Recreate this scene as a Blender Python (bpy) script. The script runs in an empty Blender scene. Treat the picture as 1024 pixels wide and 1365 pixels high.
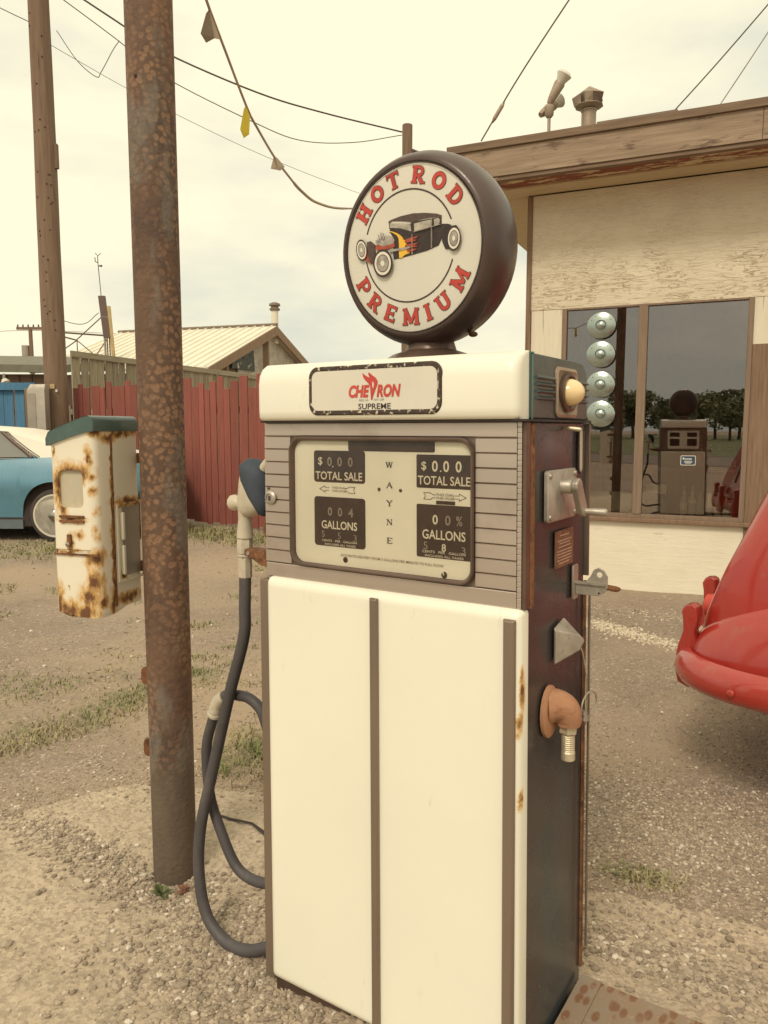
import bpy, math, random
import numpy as np
from mathutils import Vector, Matrix
R = math.radians
random.seed(7)
rng = np.random.default_rng(7)
sc = bpy.context.scene
col = sc.collection

# ------------------------------------------------------------------ camera, sky, sun, exposure
CAM_H = 1.32
cd = bpy.data.cameras.new('camera')
cam = bpy.data.objects.new('camera', cd); col.objects.link(cam)
cam.location = (0, 0, CAM_H)
cam.rotation_euler = (math.pi / 2 - 0.1087, 0, 0)
cd.sensor_fit = 'VERTICAL'; cd.sensor_height = 36; cd.lens = 1014 * 36 / 1365
cd.clip_start = 0.05; cd.clip_end = 1500
sc.camera = cam
sc.view_settings.view_transform = 'Standard'
sc.view_settings.look = 'None'
sc.view_settings.gamma = 1
sc.view_settings.use_curve_mapping = False
sc.view_settings.exposure = 0.25

SUN_EL, SUN_AZ = R(48), R(205)       # azimuth clockwise from +Y: behind the camera, a little to its left
wd = bpy.data.worlds.new('World'); sc.world = wd; wd.use_nodes = True
wt = wd.node_tree; wt.nodes.clear()
wo = wt.nodes.new('ShaderNodeOutputWorld'); wb = wt.nodes.new('ShaderNodeBackground')
sky = wt.nodes.new('ShaderNodeTexSky'); sky.sky_type = 'NISHITA'; sky.sun_disc = False
sky.sun_elevation = SUN_EL; sky.sun_rotation = SUN_AZ; sky.dust_density = 4; sky.air_density = 1.2
tc = wt.nodes.new('ShaderNodeTexCoord')
mp = wt.nodes.new('ShaderNodeMapping'); mp.inputs['Scale'].default_value = (1.1, 1.1, 3.4)
mp.inputs['Location'].default_value = (0.35, 0.2, 0.1)
nz = wt.nodes.new('ShaderNodeTexNoise'); nz.inputs['Scale'].default_value = 1.5; nz.inputs['Detail'].default_value = 6
nz.inputs['Roughness'].default_value = 0.5
sep = wt.nodes.new('ShaderNodeSeparateXYZ')
mr = wt.nodes.new('ShaderNodeMapRange'); mr.inputs['From Min'].default_value = 0.49; mr.inputs['From Max'].default_value = 0.66
mr.inputs['To Min'].default_value = 0.0; mr.inputs['To Max'].default_value = 1.0
ad = wt.nodes.new('ShaderNodeMath'); ad.operation = 'MULTIPLY_ADD'; ad.inputs[1].default_value = 0.50
mixs = wt.nodes.new('ShaderNodeMix'); mixs.data_type = 'RGBA'
mixs.inputs['A'].default_value = (6.0, 6.2, 5.3, 1)       # thin hazy overcast
mixs.inputs['B'].default_value = (9.6, 8.8, 6.35, 1)       # brighter cloud, cream
mix2 = wt.nodes.new('ShaderNodeMix'); mix2.data_type = 'RGBA'; mix2.inputs['Factor'].default_value = 0.93
wb.inputs['Strength'].default_value = 0.1
L = wt.links.new
L(tc.outputs['Generated'], mp.inputs['Vector']); L(mp.outputs['Vector'], nz.inputs['Vector'])
L(tc.outputs['Generated'], sep.inputs['Vector'])
L(sep.outputs['Z'], ad.inputs[0]); L(nz.outputs['Fac'], ad.inputs[2]); L(ad.outputs[0], mr.inputs['Value'])
L(mr.outputs['Result'], mixs.inputs['Factor'])
L(sky.outputs['Color'], mix2.inputs['A']); L(mixs.outputs['Result'], mix2.inputs['B'])
L(mix2.outputs['Result'], wb.inputs['Color']); L(wb.outputs['Background'], wo.inputs['Surface'])

sl = bpy.data.lights.new('sun', 'SUN'); sl.energy = 1.5; sl.angle = R(14); sl.color = (1.0, 0.88, 0.72)
so = bpy.data.objects.new('sun', sl); col.objects.link(so)
dirv = Vector((math.sin(SUN_AZ) * math.cos(SUN_EL), math.cos(SUN_AZ) * math.cos(SUN_EL), math.sin(SUN_EL)))
so.rotation_euler = dirv.to_track_quat('Z', 'Y').to_euler(); so.location = (0, 0, 12)

# ------------------------------------------------------------------ materials
class NT:
    def __init__(s, name):
        s.m = bpy.data.materials.new(name); s.m.use_nodes = True
        s.t = s.m.node_tree; s.p = s.t.nodes['Principled BSDF']; s.out = s.t.nodes['Material Output']
        s.tc = s.t.nodes.new('ShaderNodeTexCoord'); s._c = s.tc.outputs['Object']
    def n(s, typ, **kw):
        nd = s.t.nodes.new('ShaderNode' + typ)
        for k, v in kw.items():
            if k in nd.inputs: 
                nd.inputs[k].default_value = v
            else: setattr(nd, k, v)
        return nd
    def l(s, a, b): s.t.links.new(a, b)
    def rnd_shift(s):
        oi = s.n('ObjectInfo'); a = s.n('VectorMath', operation='MULTIPLY_ADD')
        s.l(oi.outputs['Random'], a.inputs[0]); a.inputs[1].default_value = (17, 11, 23); s.l(s._c, a.inputs[2])
        s._c = a.outputs[0]; s.oi = oi
    def noise(s, scale, stretch=(1, 1, 1), detail=4, rough=.55, dist=0.0, off=0):
        mp = s.n('Mapping'); mp.inputs['Scale'].default_value = stretch; mp.inputs['Location'].default_value = (off, off * .7, off * .3)
        s.l(s._c, mp.inputs['Vector'])
        nd = s.n('TexNoise', Scale=scale, Detail=detail, Roughness=rough, Distortion=dist)
        s.l(mp.outputs['Vector'], nd.inputs['Vector']); return nd.outputs['Fac']
    def voro(s, scale, feature='F1', stretch=(1, 1, 1), out='Distance'):
        mp = s.n('Mapping'); mp.inputs['Scale'].default_value = stretch; s.l(s._c, mp.inputs['Vector'])
        nd = s.n('TexVoronoi', Scale=scale, feature=feature); s.l(mp.outputs['Vector'], nd.inputs['Vector']); return nd.outputs[out]
    def ramp(s, f, lo, hi, a=0., b=1.):
        nd = s.n('MapRange'); s.l(f, nd.inputs['Value'])
        nd.inputs['From Min'].default_value = lo; nd.inputs['From Max'].default_value = hi
        nd.inputs['To Min'].default_value = a; nd.inputs['To Max'].default_value = b; return nd.outputs['Result']
    def math(s, op, a, b):
        nd = s.n('Math', operation=op)
        for i, v in ((0, a), (1, b)):
            if isinstance(v, (int, float)): nd.inputs[i].default_value = v
            else: s.l(v, nd.inputs[i])
        return nd.outputs[0]
    def mix(s, f, a, b, blend='MIX'):
        nd = s.n('Mix', data_type='RGBA'); nd.blend_type = blend
        if isinstance(f, (int, float)): nd.inputs['Factor'].default_value = f
        else: s.l(f, nd.inputs['Factor'])
        for i, v in (('A', a), ('B', b)):
            if isinstance(v, tuple): nd.inputs[i].default_value = (*v[:3], 1)
            else: s.l(v, nd.inputs[i])
        return nd.outputs['Result']
    def bump(s, f, strength=.3, dist=.01):
        nd = s.n('Bump'); nd.inputs['Strength'].default_value = strength; nd.inputs['Distance'].default_value = dist
        s.l(f, nd.inputs['Height'])
        if s.p.inputs['Normal'].links: s.l(s.p.inputs['Normal'].links[0].from_socket, nd.inputs['Normal'])
        s.l(nd.outputs['Normal'], s.p.inputs['Normal'])
    def col(s, c):
        if isinstance(c, tuple): s.p.inputs['Base Color'].default_value = (*c[:3], 1)
        else: s.l(c, s.p.inputs['Base Color'])
    def rough(s, r):
        if isinstance(r, (int, float)): s.p.inputs['Roughness'].default_value = r
        else: s.l(r, s.p.inputs['Roughness'])

def M(name, c, rough=.6, var=.18, vs=6, stretch=(1, 1, 1), bump=.15, bs=60, bd=.004, metal=0, layers=(), coat=0, rnd=False, tint=0, spec=.5):
    """base colour with broad variation, fine relief, and masked layers (colour, scale, stretch, lo, hi)"""
    t = NT(name)
    if rnd: t.rnd_shift()
    dk = tuple(x * (1 - var) for x in c); lt = tuple(min(1, x * (1 + var)) for x in c)
    cc = t.mix(t.ramp(t.noise(vs, stretch), .3, .7), dk, lt)
    k = 3
    for (lc, ls, lst, lo, hi) in layers:
        cc = t.mix(t.ramp(t.noise(ls, lst, 6, .62, off=k), lo, hi), cc, lc); k += 7
    if tint:
        cc = t.mix(1.0, cc, t.mix(t.oi.outputs['Random'], (1 - tint,) * 3, (1 + tint,) * 3), 'MULTIPLY')
    t.col(cc)
    t.rough(t.ramp(t.noise(vs * 3, stretch, off=5), .3, .7, max(.03, rough * .85), min(1, rough * 1.15)))
    if bump: t.bump(t.noise(bs, stretch, 5, .6, off=9), bump, bd)
    t.p.inputs['Metallic'].default_value = metal
    t.p.inputs['Specular IOR Level'].default_value = spec
    if coat: t.p.inputs['Coat Weight'].default_value = coat; t.p.inputs['Coat Roughness'].default_value = .06
    return t.m

RUST = (.20, .085, .035); RUSTD = (.10, .045, .022)
m = {}
def porcelain(name, c, blobs=(), small=True):
    t = NT(name)
    cc = t.mix(t.ramp(t.noise(2.5), .3, .7), tuple(x * .95 for x in c), c)
    cc = t.mix(t.ramp(t.noise(30, (1, 1, .25), 6, .7, off=4), .64, .78, 0, .35), cc, (.42, .30, .17))
    mask = None
    if blobs:
        nv = t.n('TexNoise', Scale=22., Detail=5., Roughness=.65); t.l(t._c, nv.inputs['Vector'])
        sh = t.n('VectorMath', operation='MULTIPLY_ADD'); t.l(nv.outputs['Color'], sh.inputs[0])
        sh.inputs[1].default_value = (.044,) * 3; t.l(t._c, sh.inputs[2])
        cn = t.n('VectorMath', operation='SUBTRACT'); t.l(sh.outputs[0], cn.inputs[0]); cn.inputs[1].default_value = (.022,) * 3
        for (x, y, z, r, sx, sy, sz) in blobs:
            a = t.n('VectorMath', operation='SUBTRACT'); t.l(cn.outputs[0], a.inputs[0]); a.inputs[1].default_value = (x, y, z)
            b = t.n('VectorMath', operation='MULTIPLY'); t.l(a.outputs[0], b.inputs[0]); b.inputs[1].default_value = (1 / sx, 1 / sy, 1 / sz)
            ln = t.n('VectorMath', operation='LENGTH'); t.l(b.outputs[0], ln.inputs[0])
            f = t.ramp(ln.outputs['Value'], r * 1.5, r * .15)
            mask = f if mask is None else t.math('MAXIMUM', mask, f)
    if mask is not None:
        mask = t.math('ADD', mask, t.math('MULTIPLY', t.ramp(mask, .02, .35), t.ramp(t.noise(46, (1, 1, .45), 5, .7, off=31), .3, .7, -.38, .38)))
    if small:
        f = t.ramp(t.noise(38, detail=3, off=11), .74, .80); mask = f if mask is None else t.math('MAXIMUM', mask, f)
    if mask is not None:
        cc = t.mix(t.ramp(mask, .03, .5), cc, (.62, .38, .14))
        cc = t.mix(t.ramp(mask, .45, .9), cc, t.mix(t.noise(70), RUST, RUSTD))
        t.rough(t.ramp(mask, .2, .8, .36, .9))
        t.bump(mask, .3, .002)
    else: t.rough(.34)
    t.col(cc); t.bump(t.noise(9, detail=2), .06, .01)
    t.p.inputs['Coat Weight'].default_value = .10; t.p.inputs['Coat Roughness'].default_value = .25
    return t.m
WHITE = (.82, .80, .70)

m['porcelain'] = porcelain('white porcelain', WHITE, small=False)
m['door_white'] = porcelain('white door enamel', (.805, .785, .675), [(.285, -.14, .86, .010, 1, 1, 3.5), (.29, -.15, .80, .010, 1, 1, 2.2), (.29, -.15, .66, .009, .8, 1, 2.0), (.04, -.19, .985, .012, 1.5, 1, .6), (-.05, -.19, .99, .01, 1.5, 1, .5)], small=False)
m['crown_white'] = porcelain('white crown enamel', WHITE, [(-.29, -.19, 1.338, .016, 3.2, 1, .7), (-.2, -.19, 1.336, .012, 4, 1, .5), (.29, -.19, 1.336, .010, 4, 1, .5), (.1, -.19, 1.335, .008, 5, 1, .5)], small=False)
m['brushed'] = M('brushed steel', (.56, .48, .425), .40, .06, 3, (.3, 1, 3), .08, 60, .001, metal=.85, layers=[((.34, .27, .22), 5, (1, 1, 1), .55, .8)])
m['strip'] = M('dull chrome strip', (.25, .195, .155), .42, .15, 6, (1, 1, .2), .1, 60, .002, metal=.6)
m['side'] = None
t = NT('dark maroon pump paint')
cc = t.mix(t.ramp(t.noise(3, (1, 1, .5)), .35, .65), (.052, .047, .047), (.064, .053, .051))
cc = t.mix(t.ramp(t.noise(5, (1, 1, .35), off=8), .52, .62), cc, (.045, .058, .062))
cc = t.mix(t.ramp(t.noise(60, (1, 1, .12), 6, .7, off=3), .66, .76, 0, .55), cc, (.24, .17, .11))
cc = t.mix(t.ramp(t.noise(45, detail=2, off=13), .75, .79), cc, (.3, .22, .14))
t.col(cc); t.rough(t.ramp(t.noise(12, off=2), .3, .7, .17, .32)); t.bump(t.noise(120, (1, 1, .2)), .05, .001); t.p.inputs['Specular IOR Level'].default_value = .24; m['side'] = t.m
m['teal_dark'] = M('dark teal enamel', (.048, .066, .068), .34, .25, 7, layers=[((.17, .11, .07), 25, (1, 1, .5), .62, .75), ((.10, .06, .04), 60, (1, 1, 1), .66, .72)])
m['teal_edge'] = M('teal enamel edge', (.06, .16, .14), .3, .2, 12, layers=[((.25, .12, .05), 30, (1, 1, 1), .6, .7)])
m['dark_metal'] = M('dark bronze metal', (.13, .085, .065), .35, .2, 10, metal=.4)
m['corroded'] = M('corroded frame', (.05, .032, .026), .7, .3, 40, bump=.6, bs=130, bd=.002, layers=[((.62, .54, .40), 90, (1, 1, 1), .56, .62), ((.3, .13, .05), 60, (1, 1, 1), .62, .7)])
m['sign_plate'] = M('milk glass', (.63, .60, .52), .3, .07, 4, bump=0)
m['dial_plate'] = M('cream dial plate', (.76, .73, .64), .5, .07, 5, (1, 1, .4), bump=0, layers=[((.55, .47, .33), 8, (1, 1, .3), .62, .9)])
m['ink'] = M('dark printing ink', (.045, .028, .024), .5, .1, bump=0)
m['counter'] = M('dark counter face', (.060, .036, .031), .35, .25, 20, bump=0)
m['print_white'] = M('cream printing', (.72, .66, .54), .6, .1, bump=0)
m['print_dim'] = M('dim counter digits', (.30, .25, .21), .6, .2, 80, bump=0)
m['print_grey'] = M('grey small print', (.24, .19, .15), .6, .15, bump=0)
m['red_print'] = M('red sign enamel', (.50, .055, .040), .45, .15, 15, bump=0)
m['globe_black'] = M('dark brown globe plastic', (.060, .034, .029), .36, .2, 3, bump=.05, bs=30, layers=[((.10, .065, .052), 4, (1, 1, .4), .5, .8)], coat=.15)
m['lens'] = M('globe lens', (.68, .65, .57), .28, .05, 3, bump=0)
m['art_black'] = M('decal black', (.040, .026, .024), .4, .35, 120, bump=0)
m['art_roof'] = M('decal brown black', (.085, .055, .046), .4, .2, 120, bump=0)
m['art_grey'] = M('decal grey', (.36, .33, .29), .4, .3, 90, bump=0)
m['art_glass'] = M('decal glass grey', (.42, .38, .32), .4, .3, 60, (1, 1, 1), bump=0)
m['art_yellow'] = M('decal yellow', (.85, .50, .05), .4, .1, bump=0)
m['art_red'] = M('decal dull red', (.38, .07, .04), .4, .3, 120, bump=0)
m['art_white'] = M('decal white', (.74, .69, .58), .4, .05, bump=0)
m['amber'] = M('amber plastic', (.80, .61, .34), .25, .08, 8, bump=0, coat=.4)
m['alu'] = M('grey cast aluminium', (.40, .36, .31), .45, .2, 30, metal=.55, bump=.2, bs=120, bd=.001, layers=[((.22, .17, .12), 25, (1, 1, 1), .6, .75)])
m['alu_paint'] = M('chipped cream nozzle paint', (.52, .46, .36), .55, .12, 20, bump=.3, bs=150, bd=.002, layers=[((.30, .24, .17), 90, (1, 1, 1), .66, .72)])
m['navy'] = M('navy rubber boot', (.040, .052, .072), .7, .2, 12, bump=.2, bs=100, bd=.001)
m['hose'] = M('dark rubber hose', (.070, .062, .066), .62, .2, 9, bump=.25, bs=200, bd=.001, layers=[((.13, .11, .10), 18, (1, 1, .4), .55, .8)])
m['rust'] = M('rusted iron', RUST, .9, .35, 40, bump=.7, bs=120, bd=.003, layers=[(RUSTD, 30, (1, 1, 1), .5, .62), ((.34, .17, .08), 60, (1, 1, 1), .6, .7)])
m['primer'] = M('orange primer casting', (.38, .19, .105), .8, .2, 14, bump=.5, bs=110, bd=.002, layers=[((.22, .10, .06), 22, (1, 1, 1), .55, .72), ((.5, .33, .22), 50, (1, 1, 1), .66, .74)])
m['nameplate'] = M('tarnished nameplate', (.20, .11, .07), .5, .3, 60, metal=.3, bump=.3, bs=200, bd=.001)
m['brass'] = M('pale brass fitting', (.55, .48, .35), .38, .15, 40, metal=.5)
m['cream_trim'] = M('cream edge trim', (.55, .46, .33), .5, .15, 20, layers=[(RUST, 30, (1, 1, .4), .62, .7)])
m['chrome'] = M('chrome', (.36, .345, .325), .16, .1, 12, metal=1, bump=.05)

# rusted pipe: blistered paint-like rings of rust, browner bands, bare grey low down
t = NT('rusted steel pipe')
wv = t.n('TexNoise', Scale=14., Detail=3.); t.l(t._c, wv.inputs['Vector'])
va = t.n('VectorMath', operation='MULTIPLY_ADD'); t.l(wv.outputs['Color'], va.inputs[0]); va.inputs[1].default_value = (.030,) * 3; t.l(t._c, va.inputs[2])
t._c = va.outputs[0]
v = t.voro(58); v2 = t.voro(120)
base = t.mix(t.ramp(t.noise(7, (1, 1, .5), 6, .65), .38, .62), (.085, .052, .038), (.155, .088, .055))
patch = t.ramp(t.noise(7, (1, 1, .45), 5, .6, off=3), .40, .58)
spots = t.math('MULTIPLY', t.ramp(v, .56, .34), t.math('MULTIPLY', patch, .95))
cc = t.mix(spots, base, t.mix(t.noise(24), (.19, .105, .062), (.31, .18, .105)))
cc = t.mix(t.math('MULTIPLY', t.ramp(v, .20, .08), .45), cc, (.12, .075, .055))
gm = t.math('MULTIPLY', t.ramp(t.noise(6, (1, 1, .30), 6, .62, off=21), .56, .62), .7)
cc = t.mix(gm, cc, (.17, .145, .12))
sz = t.n('SeparateXYZ'); t.l(t.tc.outputs['Object'], sz.inputs[0])
low = t.ramp(t.math('ADD', sz.outputs['Z'], t.ramp(t.noise(16, off=6), 0, 1, -.10, .10)), .36, .30)
cc = t.mix(low, cc, t.mix(t.noise(30, (1, 1, .3)), (.085, .062, .046), (.16, .12, .085)))
t.col(cc); t.rough(.78); t.bump(v, .5, .003); t.bump(v2, .25, .002); t.bump(t.noise(180, detail=5), .35, .002)
m['pipe'] = t.m

def wood(name, c, c2, rough=.85, scale=10, axis=2, paint=None, plo=.5, phi=.6, rnd=True, bump=.5, tint=.0, pscale=9):
    t = NT(name)
    if rnd: t.rnd_shift()
    st = [1, 1, 1]; st[axis] = .06
    g = t.noise(scale * 5, tuple(st), 6, .65, .3)
    cc = t.mix(t.ramp(g, .32, .68), c, c2)
    st2 = list(st); st2[axis] = .25
    if paint:
        f = t.ramp(t.noise(pscale, tuple(st2), 7, .68, off=4), plo, phi); cc = t.mix(f, cc, paint); t.bump(f, .35, .003)
    cr = t.ramp(t.noise(scale * 9, tuple([x * (1 if i != axis else .4) for i, x in enumerate(st)]), 3, .5, off=8), .34, .29)
    cc = t.mix(t.math('MULTIPLY', cr, .65), cc, tuple(x * .35 for x in c))
    if tint: cc = t.mix(1.0, cc, t.mix(t.oi.outputs['Random'], (1 - tint,) * 3, (1 + tint,) * 3), 'MULTIPLY')
    t.col(cc); t.rough(rough); t.bump(g, bump, .004)
    return t.m
m['fence_red'] = wood('red stained picket', (.215, .062, .047), (.285, .088, .066), tint=.16, bump=.25, paint=(.31, .13, .09), plo=.66, phi=.8)
m['fence_grey'] = wood('weathered grey plank', (.23, .185, .125), (.40, .35, .25), tint=.22)
m['rail_wood'] = wood('weathered cap rail', (.26, .215, .15), (.42, .37, .27), axis=0, tint=.1)
m['gate_blue'] = wood('blue painted board', (.06, .17, .29), (.09, .225, .37), tint=.12, bump=.25)
m['pole_wood'] = wood('utility pole timber', (.155, .098, .066), (.235, .155, .105), rnd=False, bump=.9, scale=5)
m['trim_brown'] = wood('brown weathered trim', (.17, .105, .065), (.27, .175, .115), bump=.4)
m['frame_brown'] = wood('brown painted window frame', (.19, .135, .095), (.27, .19, .135), bump=.2)
m['fascia'] = wood('weathered fascia board', (.23, .165, .112), (.37, .275, .195), axis=0, bump=1.0, scale=7, paint=(.15, .10, .068), plo=.56, phi=.64, pscale=14)
m['fascia_dark'] = wood('dark fascia lip', (.15, .098, .064), (.24, .165, .11), axis=0, bump=.5)
m['board_flaky'] = wood('flaking cream over red board', (.19, .058, .034), (.26, .09, .05), axis=0, paint=(.56, .45, .28), plo=.53, phi=.56, pscale=16)
m['cream_board'] = wood('cream soffit board', (.50, .40, .25), (.60, .49, .32), axis=0, bump=.15)
m['wall_side'] = wood('cream painted side panel', (.68, .61, .48), (.76, .70, .57), axis=2, bump=.45, paint=(.44, .33, .20), plo=.66, phi=.74)
m['barn_wood'] = wood('bare barn timber', (.23, .15, .095), (.33, .23, .155), bump=.3)
m['shed_side'] = wood('dull shed siding', (.17, .115, .085), (.22, .155, .115), bump=.3)

# cream plywood wall: alligatored paint with dark horizontal checks
t = NT('alligatored cream wall paint')
g = t.noise(20, (.28, 1, 1.5), 7, .62, 1.6)
cc = t.mix(t.ramp(t.noise(2.2), .35, .65), (.68, .595, .45), (.76, .68, .53))
cc = t.mix(t.ramp(t.noise(70, (.25, 1, 1.4), 4, .6, .4), .3, .7, 0, .35), cc, (.59, .50, .36))
sz = t.n('SeparateXYZ'); t.l(t.tc.outputs['Object'], sz.inputs[0])
zone = t.ramp(t.math('ADD', sz.outputs['Z'], t.ramp(t.noise(3.1, off=4), 0, 1, -.5, .5)), 2.95, 2.55)
crk = t.math('MULTIPLY', t.ramp(t.math('ABSOLUTE', t.math('SUBTRACT', g, .46), 0), .034, .014), t.math('MULTIPLY', t.math('MAXIMUM', zone, .22), t.ramp(t.noise(5, off=19, detail=5), .40, .52)))
cc = t.mix(crk, cc, (.33, .245, .16))
cc = t.mix(t.ramp(t.noise(13, off=15, detail=6, rough=.7), .70, .76), cc, (.27, .19, .12))
t.col(cc); t.rough(.8); t.bump(g, .9, .012); t.bump(t.noise(90, (.3, 1, 1.2), 4), .5, .003)
m['wall_upper'] = t.m
t = NT('cream lower wall paint')
g = t.noise(20, (.3, 1, 1.8), 7, .66, .8)
cc = t.mix(t.ramp(t.noise(2.5), .35, .65), (.76, .70, .56), (.82, .765, .63))
cc = t.mix(t.ramp(g, .36, .30, 0, .6), cc, (.50, .40, .27))
cc = t.mix(t.ramp(t.noise(3, (1, 1, 3), off=9), .6, .75, 0, .3), cc, (.6, .50, .33))
t.col(cc); t.rough(.8); t.bump(g, .6, .006); m['wall_lower'] = t.m

m['interior'] = M('dark shop interior', (.30, .225, .185), .9, .3, 3, bump=0)
m['metal_roof'] = M('cream ribbed roofing', (.74, .69, .57), .5, .06, 1, bump=0)
m['roof_edge'] = M('roof edge', (.20, .15, .11), .7)
m['tarp'] = M('crumpled tarp', (.46, .41, .34), .6, .25, 3, bump=.9, bs=5, bd=.15)
m['tarp_dark'] = M('dark printed tarp', (.05, .06, .045), .6, .4, 6, bump=.5, bs=5, bd=.1, layers=[((.5, .45, .38), 4, (1, 1, 1), .58, .62)])
m['shed_roof'] = M('shed roof', (.16, .15, .11), .7)
m['galv'] = M('galvanised sheet', (.36, .32, .27), .5, .12, 5, metal=.3, bump=.1)
m['galv_warm'] = M('weathered vent metal', (.36, .28, .21), .5, .2, 9, metal=.35, layers=[((.2, .13, .08), 12, (1, 1, 1), .6, .75)])
m['wire'] = M('dark wire', (.09, .07, .055), .6, bump=0)
m['wire_pale'] = M('pale wire', (.28, .25, .2), .5, bump=0)
m['tan_flag'] = M('faded tan pennant', (.40, .32, .23), .8, bump=0)
m['yellow_flag'] = M('yellow pennant', (.75, .60, .06), .7, bump=0)
m['tower_brown'] = M('brown painted slab', (.135, .085, .07), .6, .1)
m['pole_yellow'] = M('pale yellow timber', (.5, .37, .18), .7, .15, 6)

t = NT('window glass')
t.t.nodes.remove(t.p)
tr = t.n('BsdfTransparent'); tr.inputs['Color'].default_value = (.86, .83, .78, 1)
gl = t.n('BsdfGlossy'); gl.inputs['Color'].default_value = (.95, .87, .86, 1); gl.inputs['Roughness'].default_value = .0
bp = t.n('Bump'); bp.inputs['Strength'].default_value = .02; bp.inputs['Distance'].default_value = .01
fr = t.n('Fresnel', IOR=1.6); f2 = t.math('ADD', t.math('MULTIPLY', fr.outputs[0], 1.1), .125)
mx = t.n('MixShader'); t.l(f2, mx.inputs[0]); t.l(tr.outputs[0], mx.inputs[1]); t.l(gl.outputs[0], mx.inputs[2]); t.l(mx.outputs[0], t.out.inputs['Surface'])
m['glass'] = t.m
t = NT('dial glass')
t.t.nodes.remove(t.p)
tr = t.n('BsdfTransparent'); tr.inputs['Color'].default_value = (.97, .96, .93, 1)
gl = t.n('BsdfGlossy'); gl.inputs['Roughness'].default_value = .02
fr = t.n('Fresnel', IOR=1.25)
mx = t.n('MixShader'); t.l(fr.outputs[0], mx.inputs[0]); t.l(tr.outputs[0], mx.inputs[1]); t.l(gl.outputs[0], mx.inputs[2]); t.l(mx.outputs[0], t.out.inputs['Surface'])
m['dial_glass'] = t.m
def bottle_glass(name, c):
    t = NT(name); t.p.inputs['Transmission Weight'].default_value = .35; t.col(c); t.rough(.08); return t.m
m['bottle_clear'] = bottle_glass('clear bottle glass', (.72, .74, .62)); m['bottle_green'] = bottle_glass('green bottle glass', (.38, .60, .42))
m['label_white'] = M('white label', (.7, .66, .56), .6, bump=0)
m['sticker_blue'] = M('blue sticker', (.035, .065, .12), .5, bump=0)
m['hubcap'] = M('dull hubcap aluminium', (.38, .44, .41), .26, .15, 9, metal=.8, bump=.25, bs=14, bd=.004)
m['pale_green'] = M('pale green painted metal', (.46, .52, .40), .4, .12, 8)

m['car_blue'] = M('blue car paint', (.115, .27, .37), .28, .06, 3, bump=0, coat=.5)
m['car_grey'] = M('grey lower body', (.12, .15, .165), .5, .1, 6, bump=0)
m['car_cream'] = M('cream vinyl roof', (.76, .72, .62), .5, .04, 3, bump=0)
m['car_red'] = M('red car paint', (.36, .030, .022), .24, .12, 2, bump=.04, bs=6, coat=.6, layers=[((.42, .06, .045), 3, (1, 1, 1), .5, .8), ((.30, .12, .09), 9, (1, 1, .5), .62, .85)])
m['car_glass'] = M('car glass', (.20, .20, .18), .05, .1, 2, bump=0, spec=1)
m['tyre'] = M('tyre rubber', (.055, .042, .038), .85, .15, 10)
m['whitewall'] = M('whitewall band', (.62, .57, .48), .6, .06)
m['dark_gap'] = M('wheel well dark', (.045, .032, .028), .95, bump=0)
m['bark'] = M('bark', (.10, .07, .05), .9, .2, 6)
t = NT('leaves'); t.rnd_shift()
t.col(t.mix(t.noise(1.4, detail=3), (.15, .16, .09), (.30, .31, .18))); t.rough(.7); m['leaf'] = t.m
t = NT('grass blades')
t.col(t.mix(t.ramp(t.noise(3.5, detail=4), .4, .62), (.20, .215, .085), (.37, .31, .17))); t.rough(.7); m['grass'] = t.m
m['weed'] = M('weed leaves', (.13, .15, .06), .6, .3, 20, bump=0)
m['weed_red'] = M('reddish dead leaves', (.24, .11, .07), .7, .3, 20, bump=0)
m['grass_far'] = M('meadow', (.12, .135, .05), .9, .25, .4, bump=0)

# ground: worn asphalt with pebbles, brown dirt patches
def groundmat(name, base, dark, light, dirt=None, fine=1., spk=.5):
    t = NT(name)
    cc = t.mix(t.ramp(t.noise(1.3, detail=5), .35, .65), dark, base)
    v = t.n('TexVoronoi', Scale=95. * fine); t.l(t._c, v.inputs['Vector'])
    vb = t.n('TexVoronoi', Scale=42. * fine); t.l(t._c, vb.inputs['Vector'])
    sp = t.n('SeparateColor'); t.l(v.outputs['Color'], sp.inputs[0])
    sp2 = t.n('SeparateColor'); t.l(vb.outputs['Color'], sp2.inputs[0])
    cc = t.mix(t.ramp(sp.outputs[0], .2, .9, 0, .75), cc, tuple(x * .55 for x in base))
    cc = t.mix(t.math('MULTIPLY', t.ramp(sp.outputs[1], .80, .84), t.ramp(v.outputs['Distance'], .5, .3, 0, spk)), cc, light)
    cc = t.mix(t.math('MULTIPLY', t.ramp(sp2.outputs[1], .86, .9), t.ramp(vb.outputs['Distance'], .5, .3, 0, spk)), cc, light)
    if dirt:
        f = t.ramp(t.noise(.55, detail=6, rough=.6, off=3), .44, .60)
        cc = t.mix(f, cc, t.mix(t.noise(22, detail=6, rough=.7), tuple(x * .75 for x in dirt), tuple(x * 1.2 for x in dirt)))
    t.col(cc); t.rough(.9)
    t.bump(v.outputs['Distance'], -.8, .006); t.bump(vb.outputs['Distance'], -.5, .01); t.bump(t.noise(14, detail=8, rough=.7), .6, .03)
    return t.m
m['asphalt'] = groundmat('worn gravelly asphalt', (.36, .278, .212), (.265, .203, .156), (.60, .51, .41), (.37, .282, .20))
m['slab'] = groundmat('weathered concrete', (.56, .455, .335), (.45, .36, .26), (.66, .57, .45), None, 1.0, .3)
def pebm(name, a, b, c):
    t = NT(name); v = t.n('NewGeometry'); ri = v.outputs['Random Per Island']
    cc = t.mix(t.math('FRACT', t.math('MULTIPLY', ri, 7.3), 0), a, b); cc = t.mix(t.ramp(ri, .93, .94), cc, c); cc = t.mix(t.ramp(t.noise(90), .4, .7, 0, .4), cc, a); t.col(cc); t.rough(.85); return t.m
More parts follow.
